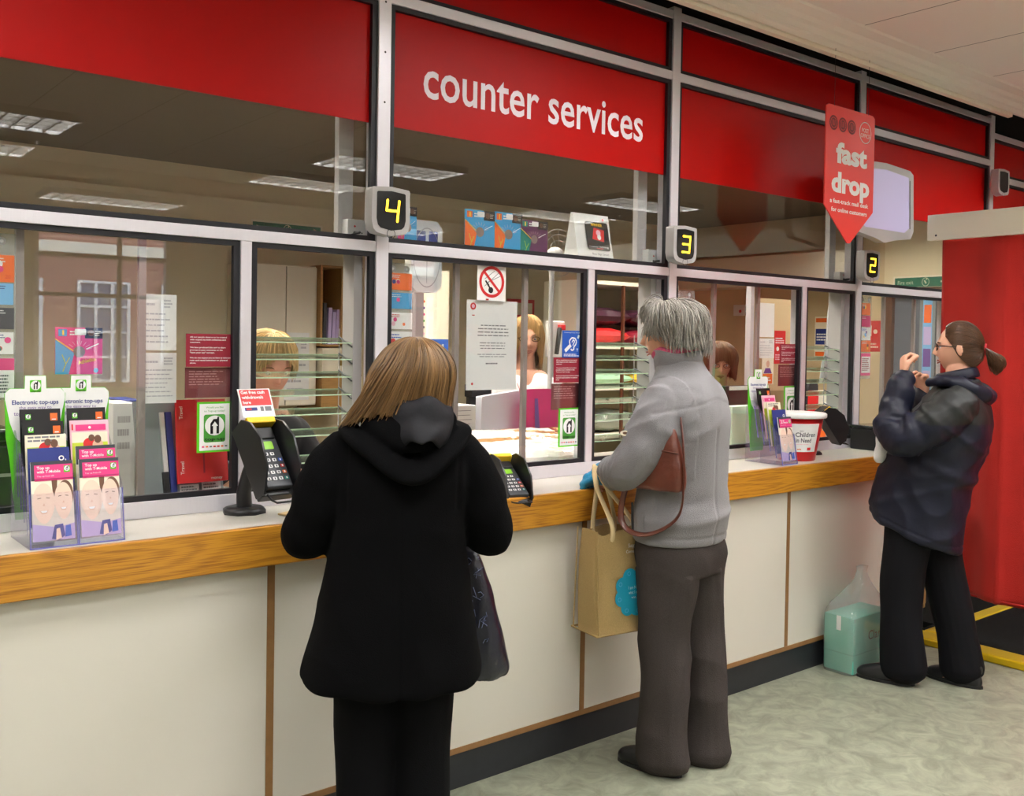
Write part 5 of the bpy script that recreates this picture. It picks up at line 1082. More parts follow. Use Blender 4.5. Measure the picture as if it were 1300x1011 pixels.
SK = lambda n, c: mat('skin_'+n, s2l(*c), .5, noise_s=25, noise_a=.05, spec=.35)
def shoe(parent, x, y, yaw, m, lab=None):
    s = MB(); s.M = HM((x, y, 0), yaw)
    s2 = MB(); s2.M = s.M; rings(s2, [(0, .03, .008, .038, .125), (0, .03, .03, .042, .13), (0, .02, .055, .038, .115), (0, -.03, .085, .034, .07), (0, -.045, .11, .036, .05)], m, n=28)
    o = sculpt(s2, 'shoe', parent, [m], .006, 3); t = MB(); t.M = s.M; t.prism([(x_*.043, .03+y_*.133) for x_, y_ in [(cos(a*pi/10), sin(a*pi/10)) for a in range(20)]], 0.0, .012, black); t.build('sole', o); return o

# ------------------------------------------------------------------ customer with long fair hair, seen from behind
p1 = person('person with long fair hair and black hooded coat, back turned, leaning on the counter', 1.462, -.765, 60)
skin1 = SK('fair', (224, 176, 150)); Mh = HM((.035, .035, 1.462), 0, radians(-20))
b = MB(); head_mesh(b, Mh, skin1); limb(b, [(0.03, 0, 1.42, .052), (0.01, -.02, 1.32, .06)], skin1)
rings(b, [(0, 0, .80, .14, .10), (0, 0, .95, .15, .11), (0, 0, 1.10, .13, .095), (0, 0, 1.26, .16, .10), (0, 0, 1.33, .10, .07)], skin1)
for s in (-1, 1):
    limb(b, [(s*.15, 0, 1.27, .045), (s*.225, .03, 1.05, .038), (s*.13, .34, 1.075, .028)], skin1); hand(b, (s*.12, .37, 1.075), (-s*.3, .95, -.12), (0, 0, -1), skin1, side=s*1, curl=(.3, .35, .35, .4))
    limb(b, [(s*.08-.012, 0, .82, .075), (s*.078-.012, .01, .46, .05), (s*.082-.012, 0, .1, .035)], skin1)
    rings(b, [(s*.082-.012, .02, .02, .028, .08), (s*.082-.012, .015, .05, .028, .07), (s*.082-.012, -.01, .1, .03, .04)], skin1, n=20)
sculpt(b, 'body', p1, [skin1], .0055, 2); head_parts(p1, Mh)
blk = mat('black_wool', s2l(5, 5, 6), .95, spec=.10, noise_s=300, noise_a=.5, bump=.3, bump_s=350)
ct_ = MB()
rings(ct_, [(-.018, 0, .645, .243, .165, .10), (-.018, 0, .67, .248, .168, .08), (-.012, 0, .80, .220, .155), (-.008, 0, .95, .196, .145), (-.004, -.005, 1.08, .180, .140), (0, -.005, 1.20, .192, .138), (0, 0, 1.275, .190, .118), (.002, .0, 1.315, .165, .095), (.01, .0, 1.345, .11, .08), (.02, 0, 1.37, .07, .065)], blk, n=56)
def rp(L, a): return .035*sin(L*70+2*sin(a))*max(0, sin(L*8))
for s, ex in ((-1, .268), (1, .262)):
    limb(ct_, [(s*.148, 0, 1.262, .078), (s*.205, .0, 1.18, .080), (s*.240, .01, 1.08, .074), (s*ex*.95, .05, 1.035, .073), (s*.235, .17, 1.055, .064), (s*.15, .335, 1.085, .052)], blk, ripple=rp)
def f1(c, n_):
    d = .004*nz(c.x*6, c.y*6, c.z*3)+.0045*rz_(c.x*7+c.z*3, c.y*6, c.z*5-c.x*3)
    if c.z < 1.0: d += .012*sin(9*math.atan2(c.y, c.x)+1.5*nz(c.x*3, c.y*3, c.z*2))*(1.0-c.z)*(.6 if n_.y < 0 else .4)
    d += -.005*g(c.x+.008, .004)*(1 if n_.y < 0 and c.z < 1.25 else 0)
    d += -.006*g(abs(c.x)-.15, .006)*(1 if n_.y < -.3 and 1.12 < c.z < 1.32 else 0)
    return d
sculpt(ct_, 'coat', p1, [blk], .007, 4, f1)
hd = MB(); U = [(-.140, .02, 1.335, .026, .018), (-.140, -.07, 1.328, .034, .019), (-.085, -.118, 1.290, .046, .022), (.02, -.136, 1.235, .064, .026), (.115, -.118, 1.290, .046, .022), (.155, -.07, 1.33, .034, .019), (.140, .02, 1.34, .026, .018)]
limb(hd, U, blk, n=20, upv=(0, -1, .4)); limb(hd, [(-.09, -.075, 1.36, .03, .025), (.02, -.12, 1.33, .055, .03), (.12, -.075, 1.37, .03, .025)], blk, n=18, upv=(0, -1, .4)); sculpt(hd, 'hood', p1, [blk], .006, 5)
lin = mat('grey_hood_lining', s2l(30, 30, 33), .7, spec=.2, bump=.25, bump_s=30); hl = MB(); vs = []; nn = 18
for j in range(nn+1):
    for i in range(nn+1):
        u = -1+2*i/nn; v = j/nn; w_ = .075+.012*v-.045*v*v*v; vs.append((.045+u*w_*1.1, -.125-.056*v+.05*u*u-.004*sin(v*9), 1.425-.125*v+.015*(1-u*u)*v+.006*sin(u*6+v*5)-.025*u*u*(1-v)))
hl.add(vs, [(j*(nn+1)+i, j*(nn+1)+i+1, (j+1)*(nn+1)+i+1, (j+1)*(nn+1)+i) for j in range(nn) for i in range(nn)], lin, True); o = hl.build('hood_lining', p1, label='grey hood lining'); md = o.modifiers.new('t', 'SOLIDIFY'); md.thickness = .006
tr = mat('black_trousers', s2l(10, 10, 12), .9, spec=.10, bump=.2, bump_s=300)
t_ = MB(); rings(t_, [(0, 0, .70, .17, .13), (0, 0, .80, .19, .14), (0, 0, .93, .17, .125)], tr)
for s in (-1, 1): limb(t_, [(s*.078-.012, 0, .72, .100, .105), (s*.078-.012, .01, .45, .084, .09), (s*.08-.012, 0, .20, .080, .088), (s*.082-.012, -.005, .05, .082, .092)], tr, upv=(0, 1, 0))
sculpt(t_, 'trousers', p1, [tr], .008, 4, lambda c, n_: .006*nz(c.x*8, c.y*8, c.z*5))
for s in (-1, 1): shoe(p1, s*.082-.012, .02, -s*.1, black)
# hair
hm1 = hair_mat('fair_hair', (118, 88, 52), .62)
def S1(ph): a = math.degrees(ph) % 360; return .245+.045*g(((a-180+180) % 360-180), 60)+.015*g(((a-330+180) % 360-180), 40) if a > 150 or a < 20 else .20
def T1(ph, t):
    a = math.degrees(ph) % 360; lf = g(((a-215+180) % 360-180), 55); k = max(0, t-.45)/.55
    return (-.105*lf*k**1.3-.01*t, -.022*k, -.018*lf*k)
gh = hair_dome((.036, .012, 1.476), (.107, .112, .112), Matrix.Identity(4), S1, T1, n=20, part=(0, .01))
strands('hair', p1, gh, 2400, hm1, .0019, .006, 1, wave=.0012, wl=9)
# carrier bag at the right hip
bag1 = thing('carrier_bag', 'dark blue patterned carrier bag hanging at the right hip of the black coat', 'bag', (1.70, -.66, .50)); bm1 = mat('dark_blue_carrier', s2l(14, 16, 34), .28, bump=.7, bump_s=18, coat=.3)
m = MB(); m.M = Matrix.Rotation(radians(-32), 4, 'Z')
rings(m, [(.085, 0, .06, .10, .045, 0), (.070, 0, .10, .125, .06), (.050, 0, .22, .112, .06), (.025, 0, .36, .098, .045), (-.005, 0, .48, .072, .03), (-.03, .0, .56, .04, .02)], bm1, n=36, e=3)
bo = sculpt(m, 'bag_body', bag1, [bm1], .006, 2, lambda c, n_: .008*nz(c.x*14, c.y*14, c.z*4)+.004*nz(c.x*30, c.y*30, c.z*12))
m = MB(); m.M = Matrix.Rotation(radians(-32), 4, 'Z') ; prt = mat('pale_blue_scrawl', s2l(112, 122, 160), .5); R = random.Random(8)
for k in range(46):
    z = R.uniform(.10, .50); x = R.uniform(-.03, .12)+(.45-z)*.10-.03; q = .010*R.uniform(.7, 1.6); y = -.066 if z < .3 else -.056+.08*(z-.3)
    pts = [(x+R.uniform(-1, 1)*q*1.3, y+.002*R.random(), z+R.uniform(-1, 1)*q*1.6) for _ in range(4)]; m.tube(pts, .0011, prt, n=4)
m.build('scrawled_print', bag1); m = MB(); m.M = Matrix.Rotation(radians(-32), 4, 'Z')
for s in (-1, 1): m.tube([(-.03, s*.012, .55), (-.035, s*.014, .60), (-.05, s*.01, .66)], .005, bm1)
m.build('handle', bag1)
# ------------------------------------------------------------------ grey haired customer
p2 = person('person with short grey hair, grey fleece jacket and dark trousers, holding a jute bag', 2.775, -.635, 100)
skin2 = SK('warm', (214, 158, 128)); Mh = HM((-.012, .050, 1.615), radians(20), radians(-8))
b = MB(); head_mesh(b, Mh, skin2, 1.0); limb(b, [(-.01, .02, 1.54, .055), (0, 0, 1.42, .062)], skin2)
rings(b, [(0, 0, .90, .15, .11), (0, 0, 1.05, .14, .10), (0, 0, 1.2, .14, .10), (0, 0, 1.36, .16, .10), (0, 0, 1.44, .10, .07)], skin2)
LW = Vector((-.104, .222, 1.098)); RW = Vector((.10, .32, 1.10))
for s, wv in ((-1, LW), (1, RW)):
    limb(b, [(s*.15, 0, 1.36, .045), (s*.21, .07, 1.14, .038), (wv.x, wv.y, wv.z, .026)], skin2); limb(b, [(s*.09, 0, .9, .08), (s*.09, .01, .48, .05), (s*.09, -.01, .1, .035)], skin2); rings(b, [(s*.09, .03, .02, .035, .11), (s*.09, .02, .06, .035, .10), (s*.09, -.03, .1, .03, .04)], skin2, n=20)
hand(b, RW, (0, 1, -.2), (0, -.2, -1), skin2, side=1); hand(b, LW, (.05, .9, -.35), (.1, -.3, -1), skin2, side=-1, curl=(.5, .6, .6, .6), sc=.95)
sculpt(b, 'body', p2, [skin2], .005, 2); head_parts(p2, Mh, brow=(140, 130, 120))
fl = mat('grey_fleece', s2l(128, 125, 127), .95, spec=.15, noise_s=420, noise_a=.28, bump=.4, bump_s=420, sheen=.25)
c2 = MB()
rings(c2, [(0, -.005, .855, .196, .150), (0, -.005, .875, .200, .153), (0, -.01, .95, .192, .158), (0, -.01, 1.05, .180, .150), (0, -.015, 1.18, .185, .150), (0, -.02, 1.30, .195, .145), (0, -.02, 1.38, .190, .128), (0, -.014, 1.425, .168, .112), (0, -.004, 1.462, .122, .096), (0, .008, 1.500, .090, .086), (0, .016, 1.525, .084, .084)], fl, n=56, e=2.3)
def rp2(L, a): return (.085*sin(L*150+1.2*sin(a+1)))*max(0, min(1, (L-.38)*8))+.03*sin(L*60+2*sin(a))
limb(c2, [(-.140, -.01, 1.365, .082), (-.185, .0, 1.28, .088), (-.222, .04, 1.17, .082), (-.220, .09, 1.125, .076), (-.158, .165, 1.10, .064), (-.106, .238, 1.092, .050)], fl, ripple=rp2)
limb(c2, [(.140, -.01, 1.365, .082), (.195, .0, 1.26, .080), (.215, .06, 1.14, .074), (.17, .18, 1.11, .06), (.105, .31, 1.10, .046)], fl, ripple=rp2)
def f2(c, n_):
    d = .004*nz(c.x*7, c.y*7, c.z*4)+.0035*rz_(c.x*6, c.y*6+c.z*2, c.z*6)
    if c.x < -.10 and c.y > .08: d += .0065*sin(c.y*150+c.z*40+3*nz(c.x*9, c.y*9, c.z*9))*min(1, (c.y-.08)*9)
    if c.x < -.12 and c.z > 1.1 and c.y < .12: d += .005*rz_(c.x*9, c.y*11+c.z*5, c.z*9)
    d += .008*g(c.z-1.0+.12*c.y, .03)*sin(c.x*9)*(n_.y < 0)+.007*g(c.z-.955-.1*c.x, .02)*(n_.y < .2)
    d += -.004*(g(c.x+.02, .0045)*(n_.y < -.3 and c.z < 1.28)+g(c.z-.885, .004)+g(c.x-.14-.2*(c.z-1.1), .004)*(n_.y < -.3)*(c.z < 1.3))
    d += -.003*g(c.z-1.385+.2*abs(c.x), .005)*(n_.y < -.3)
    d += .006*g(((c.x+.155)**2+(c.z-1.33)**2)**.5-.09, .02)*nz(c.z*20, c.x*8, 1)
    return d
sculpt(c2, 'fleece_jacket', p2, [fl], .0065, 3, f2)
cl = MB(); cl.M = HM((0, .018, 1.50)); vs = []; n_ = 40
for j, (rr_, z) in enumerate([(.084, -.02), (.090, .02), (.094, .052), (.088, .054), (.082, .02)]):
    for i in range(n_+1): a = radians(128)+radians(304)*i/n_; vs.append((rr_*cos(a), rr_*1.02*sin(a), z+.006*sin(3*a)+(.02 if sin(a) > .5 else 0)*0))
cl.add(vs, [(j*(n_+1)+i, j*(n_+1)+i+1, (j+1)*(n_+1)+i+1, (j+1)*(n_+1)+i) for j in range(4) for i in range(n_)], fl, True); cl.build('collar', p2)
sf = MB(); sf.M = HM((-.002, .03, 1.548)); sf.tube([(.072*cos(a*pi/12), .076*sin(a*pi/12), .006*sin(a*1.3)) for a in range(24)], [(.014, .020)]*24, mat('pink_scarf', s2l(206, 84, 116), .8, noise_s=60, noise_a=.4), closed=True, n=10); sf.build('scarf', p2)
pz = MB(); pz.tube([(-.186, .086, 1.0), (-.196, .078, .95), (-.203, .07, .885)], .0045, black); pz.build('pocket_zip', p2)
lg = MB(); lg.frame((-.279, .062, 1.262), (.5, -.86, 0), (0, 0, 1), (-.86, -.5, .0)); lg.disc(0, 0, .016, P['cream'], 1, ry=.010); lg.disc(.002, 0, .009, P['brown'], 2, ry=.005); lg.build('sleeve_badge', p2)
gm = mat('charcoal_trousers', s2l(66, 60, 58), .92, spec=.15, noise_s=260, noise_a=.35, bump=.25, bump_s=300)
t_ = MB(); rings(t_, [(0, -.01, .74, .168, .130), (0, -.012, .82, .182, .142), (0, -.01, .93, .165, .125)], gm)
limb(t_, [(-.082, -.01, .78, .098, .115), (-.086, .0, .58, .085, .100), (-.088, .0, .42, .076, .092), (-.088, -.005, .22, .078, .096), (-.09, -.01, .05, .085, .108)], gm, upv=(0, 1, 0))
limb(t_, [(.082, -.02, .78, .098, .115), (.088, -.03, .58, .085, .100), (.095, -.045, .42, .076, .092), (.10, -.06, .22, .078, .096), (.10, -.065, .05, .085, .108)], gm, upv=(0, 1, 0))
def f3(c, n_):
    sd = c.x+.087 if c.x < 0 else c.x-.09
    return .008*rz_(c.x*5+c.z*2.5, c.y*5, c.z*4)+.005*nz(c.x*9, c.y*9, c.z*3.5)+.010*nz(c.x*5+c.z*4, c.y*5-c.z*3, c.z*3)+.006*g(sd+.2*(c.z-.6), .012)*(c.z < .75)
sculpt(t_, 'trousers', p2, [gm], .0075, 3, f3)
for s, dy in ((-1, 0), (1, -.06)): shoe(p2, s*.092, dy+.02, -s*.1, black)
hm2 = hair_mat('grey_hair', (150, 144, 134), .55, .5)
def S2(ph):
    a = (math.degrees(ph)+360) % 360; f = g((a-90), 62); return .215-.125*f+.018*g((((a-270)+180) % 360)-180, 60)
def T2(ph, t): return (.012*t*cos(ph)+.012*sin(ph*5+t*5)*t, .012*t*sin(ph)-.004+.010*cos(ph*6+t*4)*t, .014*sin(pi*t)+.012*sin(ph*9+2)*t)
gh = hair_dome((0, -.018, .012), (.090, .104, .108), Mh, S2, T2, n=18, part=(.01, .03))
strands('hair', p2, gh, 1900, hm2, .0021, .012, 2, wave=.011, wl=11)
# teal glove
tg = mat('teal_glove_wool', s2l(16, 140, 190), .9, noise_s=200, noise_a=.25, bump=.4, bump_s=250, sheen=.3); gv = MB(); hand(gv, LW+Vector((.004, .012, -.004)), (.05, .9, -.42), (.1, -.3, -1), tg, side=-1, curl=(.55, .62, .62, .6), sc=1.5)
limb(gv, [(-.104, .222, 1.094, .036), (-.098, .26, 1.086, .046), (-.094, .295, 1.074, .045)], tg); [gv.ball((-.094+.026*q, .328, 1.066-.006*abs(q)), (.017, .026, .022), tg) for q in (-1.4, -.45, .45, 1.4)]; sculpt(gv, 'glove', p2, [tg], .0045, 3)
# brown handbag under the left arm
hb = thing('handbag', 'brown leather handbag tucked under the left arm of the grey fleece', 'bag', (2.775, -.635, 0), radians(10)); lt = mat('brown_leather', s2l(98, 50, 36), .35, noise_s=30, noise_a=.25, coat=.25, bump=.2, bump_s=60)
m = MB(); m.M = HM((-.192, -.005, 1.155), radians(-4)); rings(m, [(0, 0, -.095, .030, .11), (0, 0, -.08, .038, .135), (0, 0, .0, .035, .130), (0, 0, .08, .024, .11), (0, 0, .13, .014, .09)], lt, n=32, e=3.2); sculpt(m, 'bag_body', hb, [lt], .005, 2, lambda c, n_: .003*nz(c.x*20, c.y*20, c.z*20))
m = MB(); S_ = bez([(-.17, -.10, 1.32), (-.205, -.135, 1.22), (-.215, -.145, 1.08), (-.210, -.12, .975), (-.215, -.02, .905), (-.215, .075, .90), (-.21, .12, .955), (-.205, .10, 1.07)], 8); m.tube(S_, [(.003, .011)]*len(S_), lt, n=8, upv=(0, 0, 1)); m.build('strap', hb)
m = MB(); m.tube([(-.222, -.125, 1.20), (-.228, -.06, 1.205), (-.222, .05, 1.20)], .0025, mat('bag_stitching', s2l(80, 40, 26), .5)); m.build('zip', hb)
# jute tote
jt = mat('jute_weave', s2l(178, 150, 98), .95, noise_s=500, noise_a=.3, bump=.5, bump_s=500, stretch=(1, 1, .5)); jh = mat('cream_webbing', s2l(220, 196, 148), .9, bump=.3, bump_s=300)
tt = thing('tote_bag', 'jute tote bag with turquoise flower hanging from the gloved hand', 'bag', (2.615, -.465, .505), radians(-8))
m = MB(); vs = []; nn = 10; W, D, Hh = .140, .074, .385
def tote_shell(o_=0, zb=0):
    r = MB(); prof = []
    for z in [zb+(Hh-zb)*k/10 for k in range(11)]:
        k = z/Hh; w1 = W*(.93+.07*sin(pi*k))-o_; d1 = D*(1.08-.25*k)-o_; rr_ = []
        for i in range(48):
            a = 2*pi*i/48; c_, s_ = cos(a), sin(a); rr_.append((w1*abs(c_)**.35*(1 if c_ > 0 else -1)+.004*nz(z*9, a, 0), d1*abs(s_)**.35*(1 if s_ > 0 else -1)-.008*sin(pi*k)*(abs(c_) > .9)+.005*nz(z*7, a*2, 4), z-(.018*(1-(2*abs(c_)-1)**2) if k > .95 else 0)))
        prof.append(rr_)
    return prof
A = tote_shell(); B = tote_shell(.004, .006)
def shell(mb, pr, m_, rev=False):
    vs = [p for r in pr for p in r]; n = 48; fs = [(j*n+i, j*n+(i+1) % n, (j+1)*n+(i+1) % n, (j+1)*n+i) for j in range(10) for i in range(n)]; fs.append(tuple(range(n)))
    mb.add(vs, [f[::-1] for f in fs] if rev else fs, m_, True)
shell(m, A, jt); shell(m, B, jt, True); vs = A[-1]+B[-1]; m.add(vs, [(i, (i+1) % 48, 48+(i+1) % 48, 48+i) for i in range(48)], jt); m.build('bag_body', tt)
m = MB()
for cx, cy in ((-W*.93, -D), (W*.93, -D), (W*.93, D), (-W*.93, D)): m.tube([(cx*1.02, cy*(1.10-.26*k/10), Hh*k/10) for k in range(11)], .003, jt, n=6)
m.tube([(cx, cy, .004) for cx, cy in ((-W, -D*1.1), (W, -D*1.1), (W, D*1.1), (-W, D*1.1))], .004, jt, n=6, closed=True); m.build('seam_piping', tt)
for s in (-1, 1):
    m = MB(); hx = -.02; top = (-.035+.008*s, .10+.012*s, .59); S_ = bez([(hx-.045, s*D*.80, Hh-.05), (hx-.045, s*D*.80, Hh+.02), (top[0]-.022, top[1]-.05, .53), (top[0], top[1]-.005, top[2]+.012), (top[0]+.022, top[1]-.05, .53), (hx+.055, s*D*.80, Hh+.02), (hx+.055, s*D*.80, Hh-.05)], 7); m.tube(S_, [(.011, .004)]*len(S_), jh, n=8, upv=(0, 1, 0)); m.build('handle', tt)
tq = mat('turquoise_print', s2l(22, 152, 180), .6); m = MB().frame((0, -D*1.075-.004, 0), (1, 0, 0), (0, .035, 1)); cx, cy = .025, .150
for k in range(8): a = k*pi/4+.3; m.disc(cx+.055*cos(a), cy+.060*sin(a), .032, tq, 1+.1*k)
m.disc(cx, cy, .05, tq, 2); 
for k in range(8): a = k*pi/4+.3; m.ring(cx+.068*cos(a), cy+.074*sin(a), .008, .0015, P['ltblue'], 3, n=10)
m.build('flower_print', tt); m = MB().frame((0, -D*1.075-.004, 0), (1, 0, 0), (0, .035, 1)); m.text('I am NOT', cx+.005, cy+.018, .012, P['white'], 3, width=.055); m.text('what I once', cx+.005, cy, .012, P['white'], 3, width=.055); m.text('was...', cx+.005, cy-.018, .010, P['white'], 3, width=.03)
m.text('Support', .03, .325, .014, P['white'], 1, width=.055); m.text('Cornerstone', .03, .303, .011, P['white'], 1, width=.075); m.build('wording', tt)
# ------------------------------------------------------------------ customer in the navy jacket
p3 = person('person in glasses with brown ponytail and navy jacket, raising both hands by the curtain', 4.42, -.78, 110)
skin3 = SK('pink', (226, 170, 142)); Mh = HM((0, -.080, 1.583), radians(3), radians(-3))
b = MB(); head_mesh(b, Mh, skin3, 1.03); limb(b, [(0, -.085, 1.50, .058), (0, -.085, 1.38, .064)], skin3)
rings(b, [(0, .05, .82, .15, .12), (0, .03, .95, .15, .12), (0, -.03, 1.15, .14, .12), (0, -.08, 1.32, .15, .10), (0, -.085, 1.39, .09, .07)], skin3)
LW3 = Vector((-.122, .135, 1.452)); RW3 = Vector((.075, .075, 1.368))
limb(b, [(-.15, -.09, 1.31, .045), (-.235, .14, 1.17, .038), (*LW3, .026)], skin3); limb(b, [(.15, -.09, 1.31, .045), (.22, .06, 1.16, .038), (*RW3, .026)], skin3)
hand(b, LW3, (.30, .12, .92), (.45, -.85, .25), skin3, side=-1, curl=(.85, .9, .9, .85), thumb=(.35, .8)); hand(b, RW3, (-.15, .10, .95), (-.75, .55, .1), skin3, side=-1, curl=(.75, .8, .85, .9), thumb=(.3, .9))
for x_, y_ in ((-.08, .12), (.07, -.13)): limb(b, [(x_*.9, .05+y_*.3, .80, .07), (x_, y_*.75+.02, .45, .045), (x_, y_, .1, .035)], skin3); rings(b, [(x_, y_+.04, .02, .028, .07), (x_, y_+.03, .05, .028, .06), (x_, y_, .1, .03, .04)], skin3, n=20)
sculpt(b, 'body', p3, [skin3], .0038, 2); head_parts(p3, Mh, brow=(84, 60, 42))
nv = mat('navy_nylon', s2l(17, 20, 38), .5, spec=.35, bump=.35, bump_s=16); gy = mat('charcoal_nylon', s2l(32, 34, 33), .52, spec=.35, bump=.35, bump_s=18)
c3 = MB()
rings(c3, [(0, .095, .71, .195, .195, .40), (0, .094, .735, .203, .205, .38), (0, .075, .88, .20, .205, .25), (0, .035, 1.02, .20, .20, .12), (0, -.018, 1.15, .205, .20, .03), (0, -.055, 1.27, .20, .175), (0, -.075, 1.345, .175, .135), (0, -.085, 1.395, .13, .105), (0, -.08, 1.44, .088, .088)], nv, n=56, e=2.25)
def rp3(L, a): return .075*sin(L*62+1.8*sin(a))*max(0, min(1, (L-.05)*6))+.04*sin(L*110+3*cos(a))
limb(c3, [(-.135, -.10, 1.335, .088), (-.215, -.03, 1.26, .092), (-.250, .08, 1.185, .090), (-.235, .155, 1.19, .084), (-.185, .165, 1.29, .072), (-.138, .145, 1.405, .054), (-.126, .138, 1.438, .046)], nv, ripple=rp3)
limb(c3, [(.135, -.10, 1.335, .088), (.215, -.03, 1.24, .085), (.225, .06, 1.18, .078), (.15, .085, 1.26, .062), (.085, .078, 1.345, .044)], nv, ripple=rp3)
def f5(c, n_):
    d = .007*rz_(c.x*5, c.y*7+c.z*3, c.z*7-c.y*4)+.008*nz(c.x*6, c.y*6, c.z*3)+.006*nz(c.x*15+c.z*6, c.y*12, c.z*5)
    d += .010*g(c.z-1.05-.5*c.y, .03)*(c.y < .05)+.007*g(c.z-1.2-.9*(c.y+.1), .02)+.006*g(c.z-.93+.3*c.y, .02)-.004*g(c.z-.745-.38*(c.y-.09), .004)
    return d
sculpt(c3, 'jacket', p3, [nv, gy], .007, 3, f5, lambda c: 1 if (c.z > 1.245+.35*max(0, c.y) and c.y < .06 and abs(c.x) > .03) or (c.z > 1.31 and c.y < .02) else 0)
h3 = MB(); limb(h3, [(-.072, .03, 1.425, .022, .026), (-.112, -.05, 1.435, .026, .030), (-.118, -.12, 1.412, .036, .036), (-.07, -.178, 1.375, .048, .040), (.02, -.192, 1.360, .052, .042), (.08, -.172, 1.378, .046, .040), (.118, -.12, 1.41, .036, .036), (.112, -.05, 1.435, .026, .030), (.072, .03, 1.425, .022, .026)], nv, n=20, upv=(0, -1, .4))
limb(h3, [(-.085, -.10, 1.440, .02, .026), (0, -.145, 1.415, .05, .03), (.085, -.10, 1.440, .02, .026)], nv, n=18, upv=(0, -1, .4)); sculpt(h3, 'hood', p3, [nv], .006, 3, lambda c, n_: .008*nz(c.x*22, c.y*18, c.z*16))
nc = MB(); nc.tube([(.082*cos(a*pi/14+1.9), -.075+.085*sin(a*pi/14+1.9), 1.458-.02*sin(a*pi/14+1.9)) for a in range(26)], [(.008, .026)]*26, nv, n=10); nc.build('collar', p3)
t3 = MB(); bt3 = mat('black_suit_trousers', s2l(10, 10, 15), .8, spec=.2); rings(t3, [(0, .05, .66, .15, .15), (0, .05, .78, .165, .16), (0, .05, .90, .15, .14)], bt3)
limb(t3, [(-.075, .105, .74, .10, .108), (-.08, .128, .50, .088, .098), (-.08, .128, .28, .084, .096), (-.08, .112, .07, .088, .108)], bt3, upv=(0, 1, 0)); limb(t3, [(.06, .02, .74, .10, .115), (.068, -.035, .50, .088, .10), (.07, -.085, .28, .082, .094), (.072, -.125, .07, .085, .100)], bt3, upv=(0, 1, 0))
sculpt(t3, 'trousers', p3, [bt3], .0075, 3, lambda c, n_: .006*nz(c.x*9, c.y*9, c.z*3.5)+.008*nz(c.x*4+c.z*3, c.y*5, c.z*3))
shoe(p3, -.08, .165, 0, black); shoe(p3, .072, -.115, -.25, black)
hm3 = hair_mat('brown_hair', (92, 64, 44), .6, .33)
E0 = Vector((0, -.96, -.12)).normalized()
def g3(u):
    al = 2*pi*u; ca = cos(al); y0 = .56 if ca > .5 else (.56-(.5-ca)*.62 if ca > -.3 else .06-(-.3-ca)*.95); q = sqrt(max(.02, 1-y0*y0)); d0 = Vector((q*sin(al), y0, q*ca)).normalized(); pts = []
    for i in range(15):
        t = i/14; d = d0.lerp(E0, t**.9); d = d.normalized() if d.length > .05 else d; an = d0.angle(E0); d = (d0*sin((1-t)*an)+E0*sin(t*an))/max(1e-4, sin(an)) if an < 3.0 else d; d.normalize()
        pts.append(Mh @ (Vector((0, -.006, .006))+Vector((d.x*.081, d.y*.100, d.z*.121))))
    return pts
strands('hair', p3, g3, 1300, hm3, .0016, .0022, 3)
tb = Mh @ Vector((0, -.104, -.008)); tm = MB()
def g3t(u): a = 2*pi*u; return [tb+Vector((.036*sin(a)*q*(1-.2*t), -.004-.048*sin(min(1, t*1.5)*pi/2)+.036*cos(a)*q*.9, .010-.112*t**1.2+.022*cos(a)*q*(1-t))) for t, q in [(i/12, sin(pi*min(1, .12+i/12*.80))) for i in range(13)]]
strands('ponytail', p3, g3t, 420, hm3, .0016, .005, 5, wave=.003, wl=7)
eb = MB(); eb.tube([tb+Vector((.018*cos(a*pi/8), -.008, .004+.020*sin(a*pi/8))) for a in range(16)], .005, mat('red_hair_band', s2l(190, 40, 50), .7), closed=True); eb.build('hair_band', p3)
gs = MB(); gs.M = Mh
for s in (-1, 1):
    gs.tube([(s*(.033+.023*cos(a*pi/8)), .094-.010*abs(cos(a*pi/8))*(1 if cos(a*pi/8) > 0 else .2), .010+.016*sin(a*pi/8)) for a in range(16)], .0018, black_gloss, n=6, closed=True); gs.tube([(s*.056, .086, .014), (s*.074, .06, .014), (s*.080, .0, .006), (s*.078, -.018, -.008)], [.0024, .003, .002, .0015], black_gloss, n=6)
gs.tube([(-.011, .096, .012), (0, .099, .015), (.011, .096, .012)], .0018, black_gloss, n=6); gs.build('spectacle_frame', p3)
gl_ = MB(); gl_.M = Mh
for s in (-1, 1): gl_.add([(s*(.033+.022*cos(a*pi/8)), .093, .010+.015*sin(a*pi/8)) for a in range(16)], [tuple(range(16))], clear_glass)
gl_.build('lenses', p3)
wb = thing('white_paper_bag', 'crumpled white paper bag hanging below the navy sleeve', 'bag', (4.42, -.78, 0), radians(20)); m = MB(); rings(m, [(-.09, .242, 1.035, .012, .012), (-.09, .240, 1.06, .022, .028), (-.09, .235, 1.12, .02, .028), (-.10, .225, 1.18, .018, .028), (-.11, .215, 1.215, .012, .02)], white, n=24); sculpt(m, 'bag_body', wb, [white], .004, 1, lambda c, n_: .005*nz(c.x*40, c.y*40, c.z*25))
